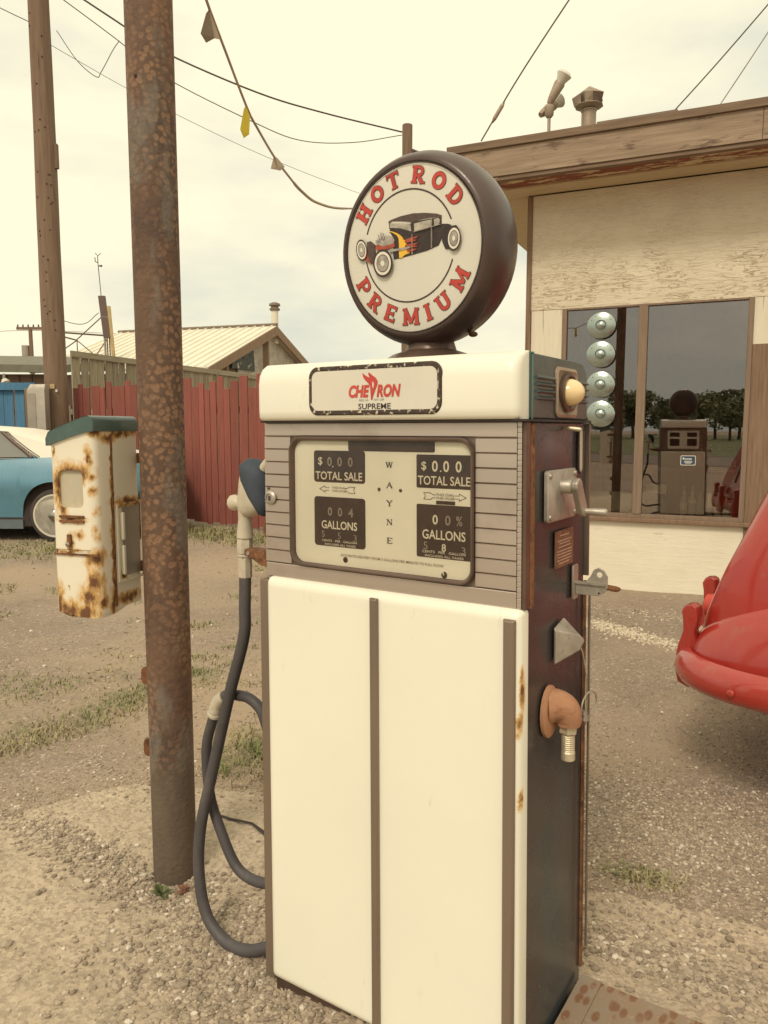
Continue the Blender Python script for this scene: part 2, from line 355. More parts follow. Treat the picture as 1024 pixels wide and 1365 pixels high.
m['pebble'] = pebm('pebbles', (.21, .165, .125), (.50, .41, .31), (.66, .59, .49))
t = NT('rusty deck plate')
cc = t.mix(t.ramp(t.noise(5, detail=5), .4, .6), (.25, .215, .17), (.26, .175, .11))
v = t.voro(44, stretch=(1, .5, 1))
cc = t.mix(t.math('MULTIPLY', t.ramp(v, .42, .28), t.ramp(t.noise(8, off=2), .30, .45)), cc, (.19, .095, .05))
cc = t.mix(t.ramp(t.noise(60, detail=6, rough=.7), .58, .7), cc, (.36, .28, .20))
t.col(cc); t.rough(.7); t.bump(v, -.4, .003); m['plate'] = t.m

# ------------------------------------------------------------------ mesh helpers
class MB:
    def __init__(s): s.v = []; s.f = []
    def add(s, vs, fs):
        b = len(s.v); s.v += [tuple(p) for p in vs]; s.f += [tuple(i + b for i in f) for f in fs]; return s
    def box(s, x0, y0, z0, x1, y1, z1, T=None):
        vs = [(x, y, z) for z in (z0, z1) for y in (y0, y1) for x in (x0, x1)]
        if T: vs = [T(*p) for p in vs]
        return s.add(vs, [(0, 2, 3, 1), (4, 5, 7, 6), (0, 1, 5, 4), (2, 6, 7, 3), (0, 4, 6, 2), (1, 3, 7, 5)])
    def loft(s, loops, c0=True, c1=True, closed=True):
        n = len(loops[0]); b = []; fs = []
        for k in range(len(loops) - 1):
            for i in range(n if closed else n - 1):
                j = (i + 1) % n; fs.append((k * n + i, k * n + j, (k + 1) * n + j, (k + 1) * n + i))
        if c0: fs.append(tuple(range(n - 1, -1, -1)))
        if c1: fs.append(tuple(range((len(loops) - 1) * n, len(loops) * n)))
        return s.add([p for lp in loops for p in lp], fs)
    def prism(s, poly, T0, T1):           # poly 2-D, two placements
        return s.loft([[T0(*p) for p in poly], [T1(*p) for p in poly]])
    def tube(s, pts, r, n=10, caps=True):
        pts = [Vector(p) for p in pts]; N = len(pts)
        rs = r if isinstance(r, (list, tuple)) else [r] * N
        tg = [(pts[min(i + 1, N - 1)] - pts[max(i - 1, 0)]).normalized() for i in range(N)]
        a = tg[0].orthogonal().normalized(); loops = []
        for i in range(N):
            a = (a - tg[i] * a.dot(tg[i])).normalized(); b = tg[i].cross(a)
            loops.append([tuple(pts[i] + (a * math.cos(2 * math.pi * k / n) + b * math.sin(2 * math.pi * k / n)) * rs[i]) for k in range(n)])
        return s.loft(loops, caps, caps)
    def lathe(s, prof, n=24, o=(0, 0, 0), ax=(0, 0, 1)):      # prof: (r, h)
        ax = Vector(ax).normalized(); a = ax.orthogonal().normalized(); b = ax.cross(a); o = Vector(o)
        return s.loft([[tuple(o + ax * h + (a * math.cos(2 * math.pi * k / n) + b * math.sin(2 * math.pi * k / n)) * max(r, 1e-5)) for k in range(n)] for r, h in prof])
    def ico(s, c, r, sq=(1, 1, 1), sub=1):
        import bmesh
        bm = bmesh.new(); bmesh.ops.create_icosphere(bm, subdivisions=sub, radius=1)
        vs = [(c[0] + q.co.x * r * sq[0], c[1] + q.co.y * r * sq[1], c[2] + q.co.z * r * sq[2]) for q in bm.verts]
        fs = [tuple(x.index for x in f.verts) for f in bm.faces]; bm.free(); return s.add(vs, fs)
    def mesh(s, name, mat, warp=None, smooth=False):
        vs = [warp(*p) for p in s.v] if warp else s.v
        me = bpy.data.meshes.new(name); me.from_pydata(vs, [], s.f); me.update()
        if mat: me.materials.append(mat)
        if smooth:
            me.polygons.foreach_set('use_smooth', [True] * len(me.polygons))
            try: me.set_sharp_from_angle(angle=R(smooth if smooth > 1 else 38))
            except Exception: pass
        return me
    def build(s, name, mat, parent=None, warp=None, smooth=False, bevel=0, seg=2, sub=0):
        o = bpy.data.objects.new(name, s.mesh(name, mat, warp, smooth)); col.objects.link(o)
        if parent: o.parent = parent
        if bevel:
            b = o.modifiers.new('bevel', 'BEVEL'); b.width = bevel; b.segments = seg; b.limit_method = 'ANGLE'; b.angle_limit = R(40)
            o.data.polygons.foreach_set('use_smooth', [True] * len(o.data.polygons)); b.harden_normals = True
        if sub: q = o.modifiers.new('sub', 'SUBSURF'); q.levels = sub; q.render_levels = sub
        return o
def box(*a): return MB().box(*a)
def tag(o, label=None, cat=None, group=None, kind=None):
    for k, v in (('label', label), ('category', cat), ('group', group), ('kind', kind)):
        if v: o[k] = v
    return o
def empty(name, loc=(0, 0, 0), rz=0, label=None, cat=None, group=None):
    o = bpy.data.objects.new(name, None); col.objects.link(o); o.location = loc; o.rotation_euler = (0, 0, rz)
    o.empty_display_size = .1
    return tag(o, label, cat, group)
def copy_tree(o, parent=None):
    c = o.copy(); col.objects.link(c)
    if parent: c.parent = parent
    for ch in [x for x in col.objects if x.parent == o]: copy_tree(ch, c)
    return c
def rrect(x0, x1, z0, z1, r, n=6):
    out = []
    for cx, cz, a0 in ((x1 - r, z1 - r, 0), (x0 + r, z1 - r, 90), (x0 + r, z0 + r, 180), (x1 - r, z0 + r, 270)):
        for k in range(n + 1):
            a = R(a0 + 90 * k / n); out.append((cx + r * math.cos(a), cz + r * math.sin(a)))
    return out
def spline(pts, n=8):                       # Catmull-Rom
    P = [Vector(p) for p in pts]; P = [P[0] * 2 - P[1]] + P + [P[-1] * 2 - P[-2]]; out = []
    for i in range(1, len(P) - 2):
        for k in range(n):
            t = k / n; a, b, c, d = P[i - 1:i + 3]
            out.append(tuple(.5 * ((2 * b) + (c - a) * t + (2 * a - 5 * b + 4 * c - d) * t * t + (3 * b - a - 3 * c + d) * t ** 3)))
    out.append(tuple(P[-2])); return out
def lettering(name, items, T, mat, parent, warp=None):
    """items: (string, centre x, centre y, width, height, boldness, shear, depth step); T(x, y, k) -> 3-D"""
    mb = MB()
    for k, (s, cx, cy, w, h, bold, shear) in enumerate(items):
        cu = bpy.data.curves.new('tmp', 'FONT'); cu.body = s; cu.offset = bold; cu.shear = shear; cu.resolution_u = 3
        ob = bpy.data.objects.new('tmp', cu); col.objects.link(ob)
        bpy.context.view_layer.update()
        me = bpy.data.meshes.new_from_object(ob.evaluated_get(bpy.context.evaluated_depsgraph_get()))
        xs = [q.co.x for q in me.vertices]; ys = [q.co.y for q in me.vertices]
        x0, x1, y0, y1 = min(xs), max(xs), min(ys), max(ys)
        sx = w / (x1 - x0); sy = h / (y1 - y0)
        mb.add([T(cx + (q.co.x - (x0 + x1) / 2) * sx, cy + (q.co.y - (y0 + y1) / 2) * sy, 0) for q in me.vertices], [tuple(p.vertices) for p in me.polygons])
        bpy.data.objects.remove(ob); bpy.data.curves.remove(cu); bpy.data.meshes.remove(me)
    return mb.build(name, mat, parent, warp)
def ribbon(pts, t, closed=False):
    P = [Vector((p[0], p[1])) for p in pts]; n = len(P); A = []; B = []
    ts = t if isinstance(t, (list, tuple)) else [t] * n
    for i in range(n):
        if closed: a, c = P[(i - 1) % n], P[(i + 1) % n]
        else: a, c = P[max(i - 1, 0)], P[min(i + 1, n - 1)]
        b = P[i]; d1 = (b - a).normalized() if (b - a).length > 1e-9 else (c - b).normalized()
        d2 = (c - b).normalized() if (c - b).length > 1e-9 else d1
        nn = Vector((-(d1.y + d2.y), d1.x + d2.x)); nn = nn.normalized() if nn.length > 1e-6 else Vector((-d1.y, d1.x))
        k = 1 / max(.5, abs(nn.dot(Vector((-d1.y, d1.x)))))
        A.append(b + nn * ts[i] / 2 * k); B.append(b - nn * ts[i] / 2 * k)
    fs = [(i, (i + 1) % n, n + (i + 1) % n, n + i) for i in range(n if closed else n - 1)]
    return [tuple(q) for q in A + B], fs
def arc(cx, cy, rx, ry, a0, a1, n=14): return [(cx + rx * math.cos(R(a0 + (a1 - a0) * k / n)), cy + ry * math.sin(R(a0 + (a1 - a0) * k / n))) for k in range(n + 1)]
TK, TN, SE = .24, .15, .10
def vser(x, y, w=.20): return ([(x - w, y), (x + w, y)], SE, False)
GL = {
 'H': [([(.18, 0), (.18, 1)], TK, False), ([(.72, 0), (.72, 1)], TK, False), ([(.2, .5), (.7, .5)], TN, False), vser(.18, .05), vser(.18, .95), vser(.72, .05), vser(.72, .95)],
 'O': [(arc(.45, .5, .34, .40, 0, 360, 28)[:-1], .22, True)],
 'T': [([(.42, 0), (.42, 1)], TK, False), ([(0, .92), (.84, .92)], .15, False), vser(.42, .05), ([(.05, .99), (.03, .72)], .08, False), ([(.79, .99), (.81, .72)], .08, False)],
 'R': [([(.2, 0), (.2, 1)], TK, False), ([(.2, .93)] + arc(.45, .70, .25, .23, 90, -90, 10) + [(.2, .47)], .17, False), ([(.42, .48), (.74, .02)], .22, False), vser(.2, .05), vser(.12, .95, .12), ([(.6, .05), (.92, .05)], SE, False)],
 'D': [([(.2, 0), (.2, 1)], TK, False), ([(.2, .92), (.4, .92)] + arc(.42, .5, .34, .42, 88, -88, 16) + [(.4, .08), (.2, .08)], .19, False), vser(.12, .05, .12), vser(.12, .95, .12)],
 'P': [([(.2, 0), (.2, 1)], TK, False), ([(.2, .93)] + arc(.45, .68, .27, .25, 90, -90, 10) + [(.2, .43)], .17, False), vser(.2, .05), vser(.12, .95, .12)],
 'E': [([(.2, 0), (.2, 1)], TK, False), ([(.05, .93), (.74, .93)], .14, False), ([(.05, .07), (.76, .07)], .14, False), ([(.2, .5), (.6, .5)], .13, False), ([(.72, 1), (.72, .74)], .09, False), ([(.74, 0), (.74, .26)], .09, False), ([(.6, .62), (.6, .38)], .08, False)],
 'M': [([(.16, 0), (.2, 1)], .20, False), ([(.96, 0), (.92, 1)], .22, False), ([(.18, 1), (.56, .12)], .20, False), ([(.56, .12), (.94, 1)], .14, False), vser(.16, .05, .17), vser(.96, .05, .18), vser(.14, .95, .12), vser(.98, .95, .12)],
 'I': [([(.2, 0), (.2, 1)], TK, False), vser(.2, .05), vser(.2, .95)],
 'U': [([(.2, .95), (.2, .38)] + arc(.46, .36, .26, .29, 180, 360, 12) + [(.72, .38), (.72, .95)], .20, False), vser(.2, .95), vser(.72, .95, .18)],
}
GW = {'H': .9, 'O': .9, 'T': .84, 'R': .92, 'D': .86, 'P': .8, 'E': .8, 'M': 1.12, 'I': .4, 'U': .92}

# ------------------------------------------------------------------ ground
def asin_grid(lo, hi, near, step, far_n):
    mid = list(np.arange(near[0], near[1] + 1e-6, step))
    a = [near[0] - (near[0] - lo) * (k / far_n) ** 2.2 for k in range(far_n, 0, -1)]
    b = [near[1] + (hi - near[1]) * (k / far_n) ** 2.2 for k in range(1, far_n + 1)]
    return np.array(a + mid + b)
def fbm(x, y, sc_, seed=0, octs=4):
    r = np.random.default_rng(seed); out = np.zeros_like(x); amp = 1; s = sc_
    for o in range(octs):
        T = r.random((64, 64)); fx = x * s + 100; fy = y * s + 100
        ix = np.floor(fx).astype(int); iy = np.floor(fy).astype(int); tx = fx - ix; ty = fy - iy
        tx = tx * tx * (3 - 2 * tx); ty = ty * ty * (3 - 2 * ty)
        g = lambda i, j: T[i % 64, j % 64]
        out += amp * ((g(ix, iy) * (1 - tx) + g(ix + 1, iy) * tx) * (1 - ty) + (g(ix, iy + 1) * (1 - tx) + g(ix + 1, iy + 1) * tx) * ty - .5)
        amp *= .5; s *= 2.1
    return out
def gz(x, y):
    x = np.asarray(x, float); y = np.asarray(y, float)
    near = np.exp(-((x / 14) ** 2 + ((y - 5) / 12) ** 2))
    return -.03 + near * (.02 * fbm(x, y, .9, 3, 5) * 1.6)
def grid_mesh(name, X, Y, Z, mat):
    ny, nx = Z.shape; vs = np.stack([X, Y, Z], -1).reshape(-1, 3)
    i = np.arange(ny * nx).reshape(ny, nx); fs = np.stack([i[:-1, :-1], i[:-1, 1:], i[1:, 1:], i[1:, :-1]], -1).reshape(-1, 4)
    me = bpy.data.meshes.new(name); me.from_pydata(vs.tolist(), [], fs.tolist()); me.materials.append(mat)
    me.polygons.foreach_set('use_smooth', [True] * len(me.polygons)); return me
xs = asin_grid(-500, 500, (-8, 8), .06, 30); ys = asin_grid(-400, 600, (-1, 14), .06, 30)
X, Y = np.meshgrid(xs, ys)
g_o = bpy.data.objects.new('ground', grid_mesh('ground', X, Y, gz(X, Y), m['asphalt'])); col.objects.link(g_o); tag(g_o, kind='structure')

# pump frame
W, D = .62, .3177
YAW = .5766
PO = Vector((-.261, 1.615, 0)); PX = Vector((math.cos(YAW), -math.sin(YAW), 0)); PY = Vector((math.sin(YAW), math.cos(YAW), 0))
def pump_ud(x, y):
    qx = np.asarray(x) - PO.x; qy = np.asarray(y) - PO.y
    return qx * PX.x + qy * PX.y, qx * PY.x + qy * PY.y
edge = [(-2.9, 1.2), (-2.2, 1.72), (-1.62, 2.25), (-1.31, 2.46), (-1.17, 2.60), (-.9, 2.76), (-.46, 2.70), (.05, 2.42), (.60, 2.10), (1.05, 1.88), (1.9, 1.42), (3.0, .75)]
ex = np.array([p[0] for p in edge]); ey = np.array([p[1] for p in edge])
def slab_z(x, y):
    x = np.asarray(x, float); y = np.asarray(y, float)
    u, d = pump_ud(x, y)
    yb = np.interp(x, ex, ey) + .05 * fbm(x, y * 0, 5.0, 11, 4)
    dist = yb - y
    h = .015 + .045 * np.exp(-((u - .25) / .5) ** 2 - ((d - .1) / .35) ** 2) + .095 * np.exp(-((u - .95) / .42) ** 2 - ((d - .15) / .38) ** 2)
    rgh = .014 * fbm(x, y, 6, 5, 5) + .007 * fbm(x, y, 38, 8, 3)
    pit = np.clip(fbm(x, y, 1.7, 21, 4) - .12, 0, 1) * .05
    return np.where(dist > 0, np.minimum(h + rgh - pit, -.03 + .10 + h) - .036 * np.exp(-((x + .62) / .22) ** 2 - ((y - 2.1) / .16) ** 2), 0) * np.clip(dist / .05, 0, 1) + np.where(dist > 0, np.clip(1 - dist / .05, 0, 1), 1) * -.075
xs = np.arange(-2.8, 2.9, .0125); ys = np.arange(.2, 3.0, .0125)
X, Y = np.meshgrid(xs, ys)
s_o = bpy.data.objects.new('island_slab', grid_mesh('island_slab', X, Y, slab_z(X, Y), m['slab'])); col.objects.link(s_o); tag(s_o, kind='structure')
b_o = MB().box(-2.8, -3, -.2, 2.88, .2, .012).build('slab_apron', m['slab']); tag(b_o, kind='structure')

# loose pebbles: real small stones joined into one mass
def ico_arr():
    import bmesh
    bm = bmesh.new(); bmesh.ops.create_icosphere(bm, subdivisions=1, radius=1)
    v = np.array([q.co[:] for q in bm.verts]); f = np.array([[x.index for x in p.verts] for p in bm.faces]); bm.free(); return v, f
IV, IF = ico_arr()
def pebbles(name, P, r, mat, label):
    n = len(P); sq = rng.uniform(.6, 1.25, (n, 1, 3)); sq[:, :, 2] *= .7
    a = rng.uniform(0, 6.28, n); ca, sa = np.cos(a), np.sin(a)
    V = IV[None] * sq * r[:, None, None] * (1 + rng.uniform(-.18, .18, (n, len(IV), 1)))
    x = V[..., 0] * ca[:, None] - V[..., 1] * sa[:, None]; y = V[..., 0] * sa[:, None] + V[..., 1] * ca[:, None]
    V = np.stack([x, y, V[..., 2]], -1) + P[:, None, :]
    Fc = (IF[None] + (np.arange(n) * len(IV))[:, None, None]).reshape(-1, 3)
    me = bpy.data.meshes.new(name); me.from_pydata(V.reshape(-1, 3).tolist(), [], Fc.tolist()); me.materials.append(mat)
    o = bpy.data.objects.new(name, me); col.objects.link(o); tag(o, label, 'gravel', kind='stuff'); return o
pts = []; rs = []
def scatter(n, cx, cy, sx, sy, ang, r0, r1, zf=slab_z):
    a = rng.normal(0, 1, n) * sx; b = rng.normal(0, 1, n) * sy
    x = cx + a * math.cos(ang) - b * math.sin(ang); y = cy + a * math.sin(ang) + b * math.cos(ang)
    r = r0 + (r1 - r0) * rng.random(n) ** 2.5
    pts.append(np.stack([x, y, np.maximum(zf(x, y), gz(x, y)) + r * .15], -1)); rs.append(r)
scatter(1900, -.42, 1.80, .16, .14, -.5, .003, .010)
scatter(1000, -.75, 2.12, .22, .06, -.55, .0035, .010)
scatter(700, -1.05, 2.32, .2, .04, -.55, .0035, .010)
scatter(1500, -.30, 1.55, .12, .10, -.5, .0035, .010)
scatter(1400, .60, 1.76, .30, .045, -.58, .004, .012)
scatter(800, .85, 1.62, .30, .08, -.58, .004, .012)
scatter(350, .95, 1.55, .30, .15, -.58, .006, .014)
scatter(1800, -.6, 1.75, .7, .5, -.5, .002, .006)
scatter(60, -.6, 1.75, .5, .35, -.5, .010, .018)
scatter(420, -.62, 2.10, .09, .03, 0, .004, .011)
scatter(3500, .3, 2.25, 1.0, .12, -.55, .0025, .008)
scatter(2500, -1.3, 2.6, .6, .12, .5, .0025, .008)
pebbles('slab_gravel', np.concatenate(pts), np.concatenate(rs), m['pebble'], 'loose pale pebbles strewn over the cracked concrete island')
pts = []; rs = []
def scatter_u(n, x0, x1, y0, y1, r0, r1):
    x = rng.uniform(x0, x1, n); y = y0 + (y1 - y0) * rng.random(n) ** 1.4; r = r0 + (r1 - r0) * rng.random(n) ** 3
    k = slab_z(x, y) < -.05
    x, y, r = x[k], y[k], r[k]; pts.append(np.stack([x, y, gz(x, y) + r * .2], -1)); rs.append(r)
scatter_u(30000, .3, 3.0, 1.2, 4.4, .0022, .0070)
def scatter_n(n, cx, cy, sx, sy, ang, r0, r1):
    a = rng.normal(0, 1, n) * sx; b = rng.normal(0, 1, n) * sy
    x = cx + a * math.cos(ang) - b * math.sin(ang); y = cy + a * math.sin(ang) + b * math.cos(ang); r = r0 + (r1 - r0) * rng.random(n) ** 2
    k = slab_z(x, y) < -.04; x, y, r = x[k], y[k], r[k]; pts.append(np.stack([x, y, gz(x, y) + r * .2], -1)); rs.append(r)
scatter_n(22000, 1.1, 2.35, .8, .26, -.5, .0028, .0080)
scatter_u(9000, -2.6, .3, 2.3, 5.0, .0025, .007)
scatter_u(3000, -5, 4, 4, 10, .005, .016)
pebbles('lot_gravel', np.concatenate(pts), np.concatenate(rs), m['pebble'], 'small stones worked loose over the worn asphalt lot')

pts = []; rs = []
scatter(1600, 1.62, 5.02, .28, .06, -.95, .003, .013, lambda x, y: gz(x, y))
scatter(500, 2.3, 5.4, .5, .10, -.42, .003, .010, lambda x, y: gz(x, y))
m['rubble'] = pebm('pale rubble', (.50, .42, .31), (.66, .58, .45), (.72, .66, .55))
pebbles('pale_rubble', np.concatenate(pts), np.concatenate(rs), m['rubble'], 'streak of pale broken concrete crumbs on the lot before the shop')
# crack across the slab left of the pump
cr = MB(); px_, py_ = -.62, 2.50
cp_ = [(-.60, 2.50), (-.52, 2.43), (-.44, 2.40), (-.38, 2.33), (-.30, 2.29), (-.22, 2.22), (-.1, 2.15), (.05, 2.06)]
vs, fs = ribbon(cp_, [.004, .012, .010, .018, .014, .02, .016, .008])
cr.add([(x, y, float(slab_z(x, y)) + .004) for x, y in vs], fs)
tag(cr.build('slab_crack', m['dark_gap']), kind='structure')

# grass and weeds
def blades(patches, name, mat, label):
    V = []; F = []
    for (cx, cy, sx, sy, ang, n, h) in patches:
        a = rng.normal(0, 1, n) * sx; b = rng.normal(0, 1, n) * sy
        x = cx + a * math.cos(ang) - b * math.sin(ang); y = cy + a * math.sin(ang) + b * math.cos(ang)
        hh = h * rng.uniform(.15, 1.0, n) ** 1.5; th = rng.uniform(0, 6.28, n); ln = h * rng.uniform(.3, 1.1, n); w = .0022 + .0016 * rng.random(n)
        w = w * max(1, cy / 4)
        z = np.maximum(gz(x, y), slab_z(x, y) * (y < 3)) if cy < 3 else gz(x, y)
        dx, dy = np.cos(th), np.sin(th)
        p0 = np.stack([x - dy * w, y + dx * w, z], -1); p1 = np.stack([x + dy * w, y - dx * w, z], -1)
        p2 = np.stack([x + dx * ln * .5 + dy * w * .7, y + dy * ln * .5 - dx * w * .7, z + hh * .8], -1); p3 = np.stack([x + dx * ln * .5 - dy * w * .7, y + dy * ln * .5 + dx * w * .7, z + hh * .8], -1)
        p4 = np.stack([x + dx * ln, y + dy * ln, z + hh], -1)
        base = sum(len(q) for q in V); V.append(np.stack([p0, p1, p2, p3, p4], 1).reshape(-1, 3))
        i = base + np.arange(n) * 5
        F += np.stack([i, i + 1, i + 2, i + 3], -1).tolist() + np.stack([i + 3, i + 2, i + 4], -1).tolist()
    me = bpy.data.meshes.new(name); me.from_pydata(np.concatenate(V).tolist(), [], F); me.materials.append(mat)
    o = bpy.data.objects.new(name, me); col.objects.link(o)
    if label: tag(o, label, 'grass', kind='stuff')
    return o
pat = []
for k in range(26):                              # strip running up behind the pipe
    t_ = k / 25; pat.append((-1.66 + .62 * t_ + random.gauss(0, .07), 3.02 + .95 * t_ + random.gauss(0, .13), .085, .07, 1.0, 85, .030))
for k in range(16):
    t_ = k / 15; pat.append((-2.6 + 1.1 * t_, 3.6 + .5 * random.random(), .10, .07, .2, 50, .03))
for k in range(60): pat.append((random.uniform(-4.5, -.4), random.uniform(3.4, 8.6), .09, .05, random.random() * 3, random.randint(20, 80), .035))
for k in range(46):                              # rough grass along the foot of the fence
    t_ = k / 45; x = -4.9 + 4.4 * t_; y = 12.0 - 2.9 * t_; pat.append((x, y - random.uniform(.15, 1.0), .25, .2, -.6, 130, .06))
for k in range(24): pat.append((random.uniform(-5.6, -3.3), random.uniform(7.9, 8.9), .25, .18, 0, 120, .05))
for k in range(14): pat.append((-.60 + random.gauss(0, .05), 3.1 + random.gauss(0, .16), .06, .06, 0, 45, .05))
for k in range(10): pat.append((random.uniform(-1.1, -.5), random.uniform(3.9, 4.6), .08, .03, .2, 60, .03))
for k in range(20): pat.append((random.uniform(1.2, 6), random.uniform(6.6, 5.4), .05, .05, 0, 8, .03))
blades(pat, 'lot_grass', m['grass'], 'short dry grass and weeds growing through the lot and along the fence foot')
g1 = blades([(.79, 2.14, .05, .03, -.4, 240, .028), (.72, 2.17, .04, .025, -.4, 90, .018)], 'grass_tuft', m['grass'], None); tag(g1, 'small green tuft where the island concrete meets gravel, right of the pump', 'weed', kind='stuff')

def weed(name, loc, n, r, mat, label):
    e = empty(name, loc, 0, label, 'weed'); mb = MB()
    for k in range(n):
        a = random.random() * 6.28; el = random.uniform(.3, 1.2); l = r * random.uniform(.6, 1.2); w = l * .28
        d = Vector((math.cos(a) * math.cos(el), math.sin(a) * math.cos(el), math.sin(el))); s_ = Vector((-math.sin(a), math.cos(a), 0)); c = d * l * .15
        mb.add([c, c + d * l * .4 + s_ * w, c + d * l + Vector((0, 0, -l * .2)), c + d * l * .4 - s_ * w, c + d * l * .5 - Vector((0, 0, l * .06))], [(0, 1, 4), (1, 2, 4), (2, 3, 4), (3, 0, 4)])
    mb.build('leaf_cluster', mat, e)
    sb = MB()
    for k in range(4): a = random.random() * 6.28; sb.tube([(0, 0, 0), (math.cos(a) * r * .4, math.sin(a) * r * .4, r * .35)], .0012, 5)
    sb.build('stem', mat, e); return e
weed('broadleaf_weed', (-.64, 2.06, -.015), 26, .032, m['weed'], 'small green weed sprouting at the foot of the rusty pipe')
weed('dead_weed', (-.575, 2.07, -.012), 12, .030, m['weed_red'], 'reddish withered leaves against the pipe base')

# ------------------------------------------------------------------ rusty pipe post in front
pp = empty('pipe_post', (-.632, 2.175, 0), 0, 'thick rusty steel pipe post rising from the concrete beside the pump', 'post')
pb = MB(); n = 40
pb.tube([(0, 0, z) for z in np.linspace(-.05, 4.6, 40)], .0635, n)
pb.build('pipe', m['pipe'], pp, smooth=60)
for z in (.591, .37):
    br = MB(); br.prism(rrect(-.09, -.045, z - .028, z + .028, .015, 3), lambda x, y: (x, .018, y), lambda x, y: (x, .026, y))
    br.build('lug', m['rust'], pp, bevel=.002)
MB().lathe([(.0, 0), (.004, 0), (.004, .003), (0, .004)], 10, (-.022, -.0595, 2.245), (-.3, -1, 0)).build('bolt_hole', m['dark_gap'], pp)

# ------------------------------------------------------------------ rusty cabinet on the pipe
CA = Vector((.957, -.289, 0)).normalized()
ce = empty('air_meter_cabinet', (-.78, 2.05, .80), math.atan2(CA.y, CA.x), 'rust-streaked white metal cabinet with teal lid hung on the rusty pipe', 'cabinet')
# local: x right along the front, y back, z up; front face at y=0, right side at x=0
bl = [(-.078, 0, .40, .03, 2.2, 1, 1), (-.118, 0, .355, .024, .7, 1, 3.0), (-.108, 0, .31, .02, .8, 1, 2.0), (-.022, 0, .445, .016, .6, 1, 1.6), (-.128, 0, .455, .010, .7, 1, 1.6), (-.008, 0, .39, .013, 1, 1, 1), (-.005, 0, .35, .016, 1, 1, 1), (0, 0, .295, .013, 1, 1, 1.2), (0, 0, .235, .015, .9, 1, 1.5),
      (-.085, 0, .268, .02, 2.4, 1, .32), (-.08, 0, .277, .02, 2.2, 1, .25), (-.06, 0, .235, .015, 1.2, 1, .8), (-.088, 0, .205, .016, .8, 1, 1.6), (-.10, 0, .183, .012, 6, 1, .5), (-.005, 0, .165, .034, 1, 1, .8), (-.015, 0, .10, .028, .8, 1, 1.6), (-.03, 0, .06, .03, 1.2, 1, 1.2), (-.055, 0, .012, .045, 1.0, 1, .6), (-.095, 0, .012, .035, 1, 1, 1.0), (-.13, 0, .03, .025, .6, 1, 2.2), (-.142, 0, .07, .015, .6, 1, 3),
      (.0, .06, .50, .03, 1, 1.2, .5), (0, .115, .508, .03, 1, 2.5, .35), (0, .072, .43, .020, 1, .30, 4.5), (0, .070, .30, .022, 1, .32, 5), (0, .066, .15, .024, 1, .35, 5), (0, .062, .03, .028, 1, .6, 1.8), (0, .14, .315, .03, 1, 2.4, .45), (0, .13, .035, .03, 1, 2.0, .5), (0, .11, .1, .012, 1, 1, 1), (0, .02, .04, .02, 1, 1, .8), (0, .015, .51, .02, 1, 1, .8)]
m['cabinet'] = porcelain('rusty cabinet enamel', (.80, .74, .61), bl, small=True)
m['cab_panel'] = M('faded cabinet window', (.52, .47, .36), .4, .08, 4, bump=0, layers=[((.45, .28, .12), 14, (1, 1, .5), .62, .8)])
m['teal_lid'] = M('teal lid enamel', (.062, .105, .098), .32, .2, 9, layers=[((.26, .12, .06), 22, (1, 1, 1), .64, .72), ((.09, .16, .145), 8, (1, 1, 1), .5, .7)], coat=.2)
# body outline in plan (rounded front corner), tapered bottom, window cut-out
def cab_outline(z, k=0):
    r = .022
    return [(-.147, .19, z), (-.147, .012, z), (-.135, 0, z), (-.098, 0, z), (-.06, 0, z), (-r, 0, z)] + [(-r + r * math.sin(R(a)), r - r * math.cos(R(a)), z) for a in (22, 45, 68, 90)] + [(0, .04, z), (0, .07, z), (0, .12, z), (0, .19, z)]
top = lambda x: .515 if x > -.02 else .515 - (.02 + x) * -.26
b = MB()
lp0 = cab_outline(-.0); lp0 = [(x * .97 - .002, y, z + (.012 if x < -.13 or y > .1 else 0)) for x, y, z in lp0]
lp1 = cab_outline(.515); lp1 = [(x, y, top(x)) for x, y, z in lp1]
# side ring without the front window strip: build front as frame panel instead
ring0 = cab_outline(.012); b.loft([lp0, ring0], c1=False)
n = len(ring0); idx_front = [2, 3, 4]      # segments (2,3),(3,4),(4,5) are the flat front
vs = ring0 + lp1; fs = []
for i in range(n):
    j = (i + 1) % n
    if i in (2, 3, 4): continue
    fs.append((i, j, n + j, n + i))
fs.append(tuple(range(n, 2 * n))); b.add(vs, fs)
b.build('cabinet_body', m['cabinet'], ce, smooth=40)
f = MB()                                    # front sheet with rounded window hole, 4 mm returns
WX0, WX1, WZ0, WZ1 = -.120, -.040, .305, .408
hole = rrect(WX0, WX1, WZ0, WZ1, .016, 4)
x0, x1, z0 = -.135, -.022, .012
cxh, czh = (WX0 + WX1) / 2, (WZ0 + WZ1) / 2
out = [(x1 if p[0] > cxh else x0, .475 if p[1] > czh else .225) for p in hole]
f.loft([[(p[0], 0, p[1]) for p in out], [(p[0], 0, p[1]) for p in hole], [(p[0], .009, p[1]) for p in hole]], False, False)
f.add([(x0, 0, .475), (x1, 0, .475), (x1, 0, top(x1)), (x0, 0, top(x0))], [(0, 1, 2, 3)])
f.add([(x0, 0, .190), (x1, 0, .190), (x1, 0, .225), (x0, 0, .225)], [(0, 1, 2, 3)])
f.add([(x0, 0, .012), (x1, 0, .012), (x1, 0, .175), (x0, 0, .175)], [(0, 1, 2, 3)])
f.add([(x0, .003, .175), (x1, .003, .175), (x1, .003, .19), (x0, .003, .19)], [(0, 1, 2, 3)])
f.build('front_sheet', m['cabinet'], ce)
MB().box(WX0 - .006, .0095, WZ0 - .006, WX1 + .006, .012, WZ1 + .006).build('window_panel', m['cab_panel'], ce)
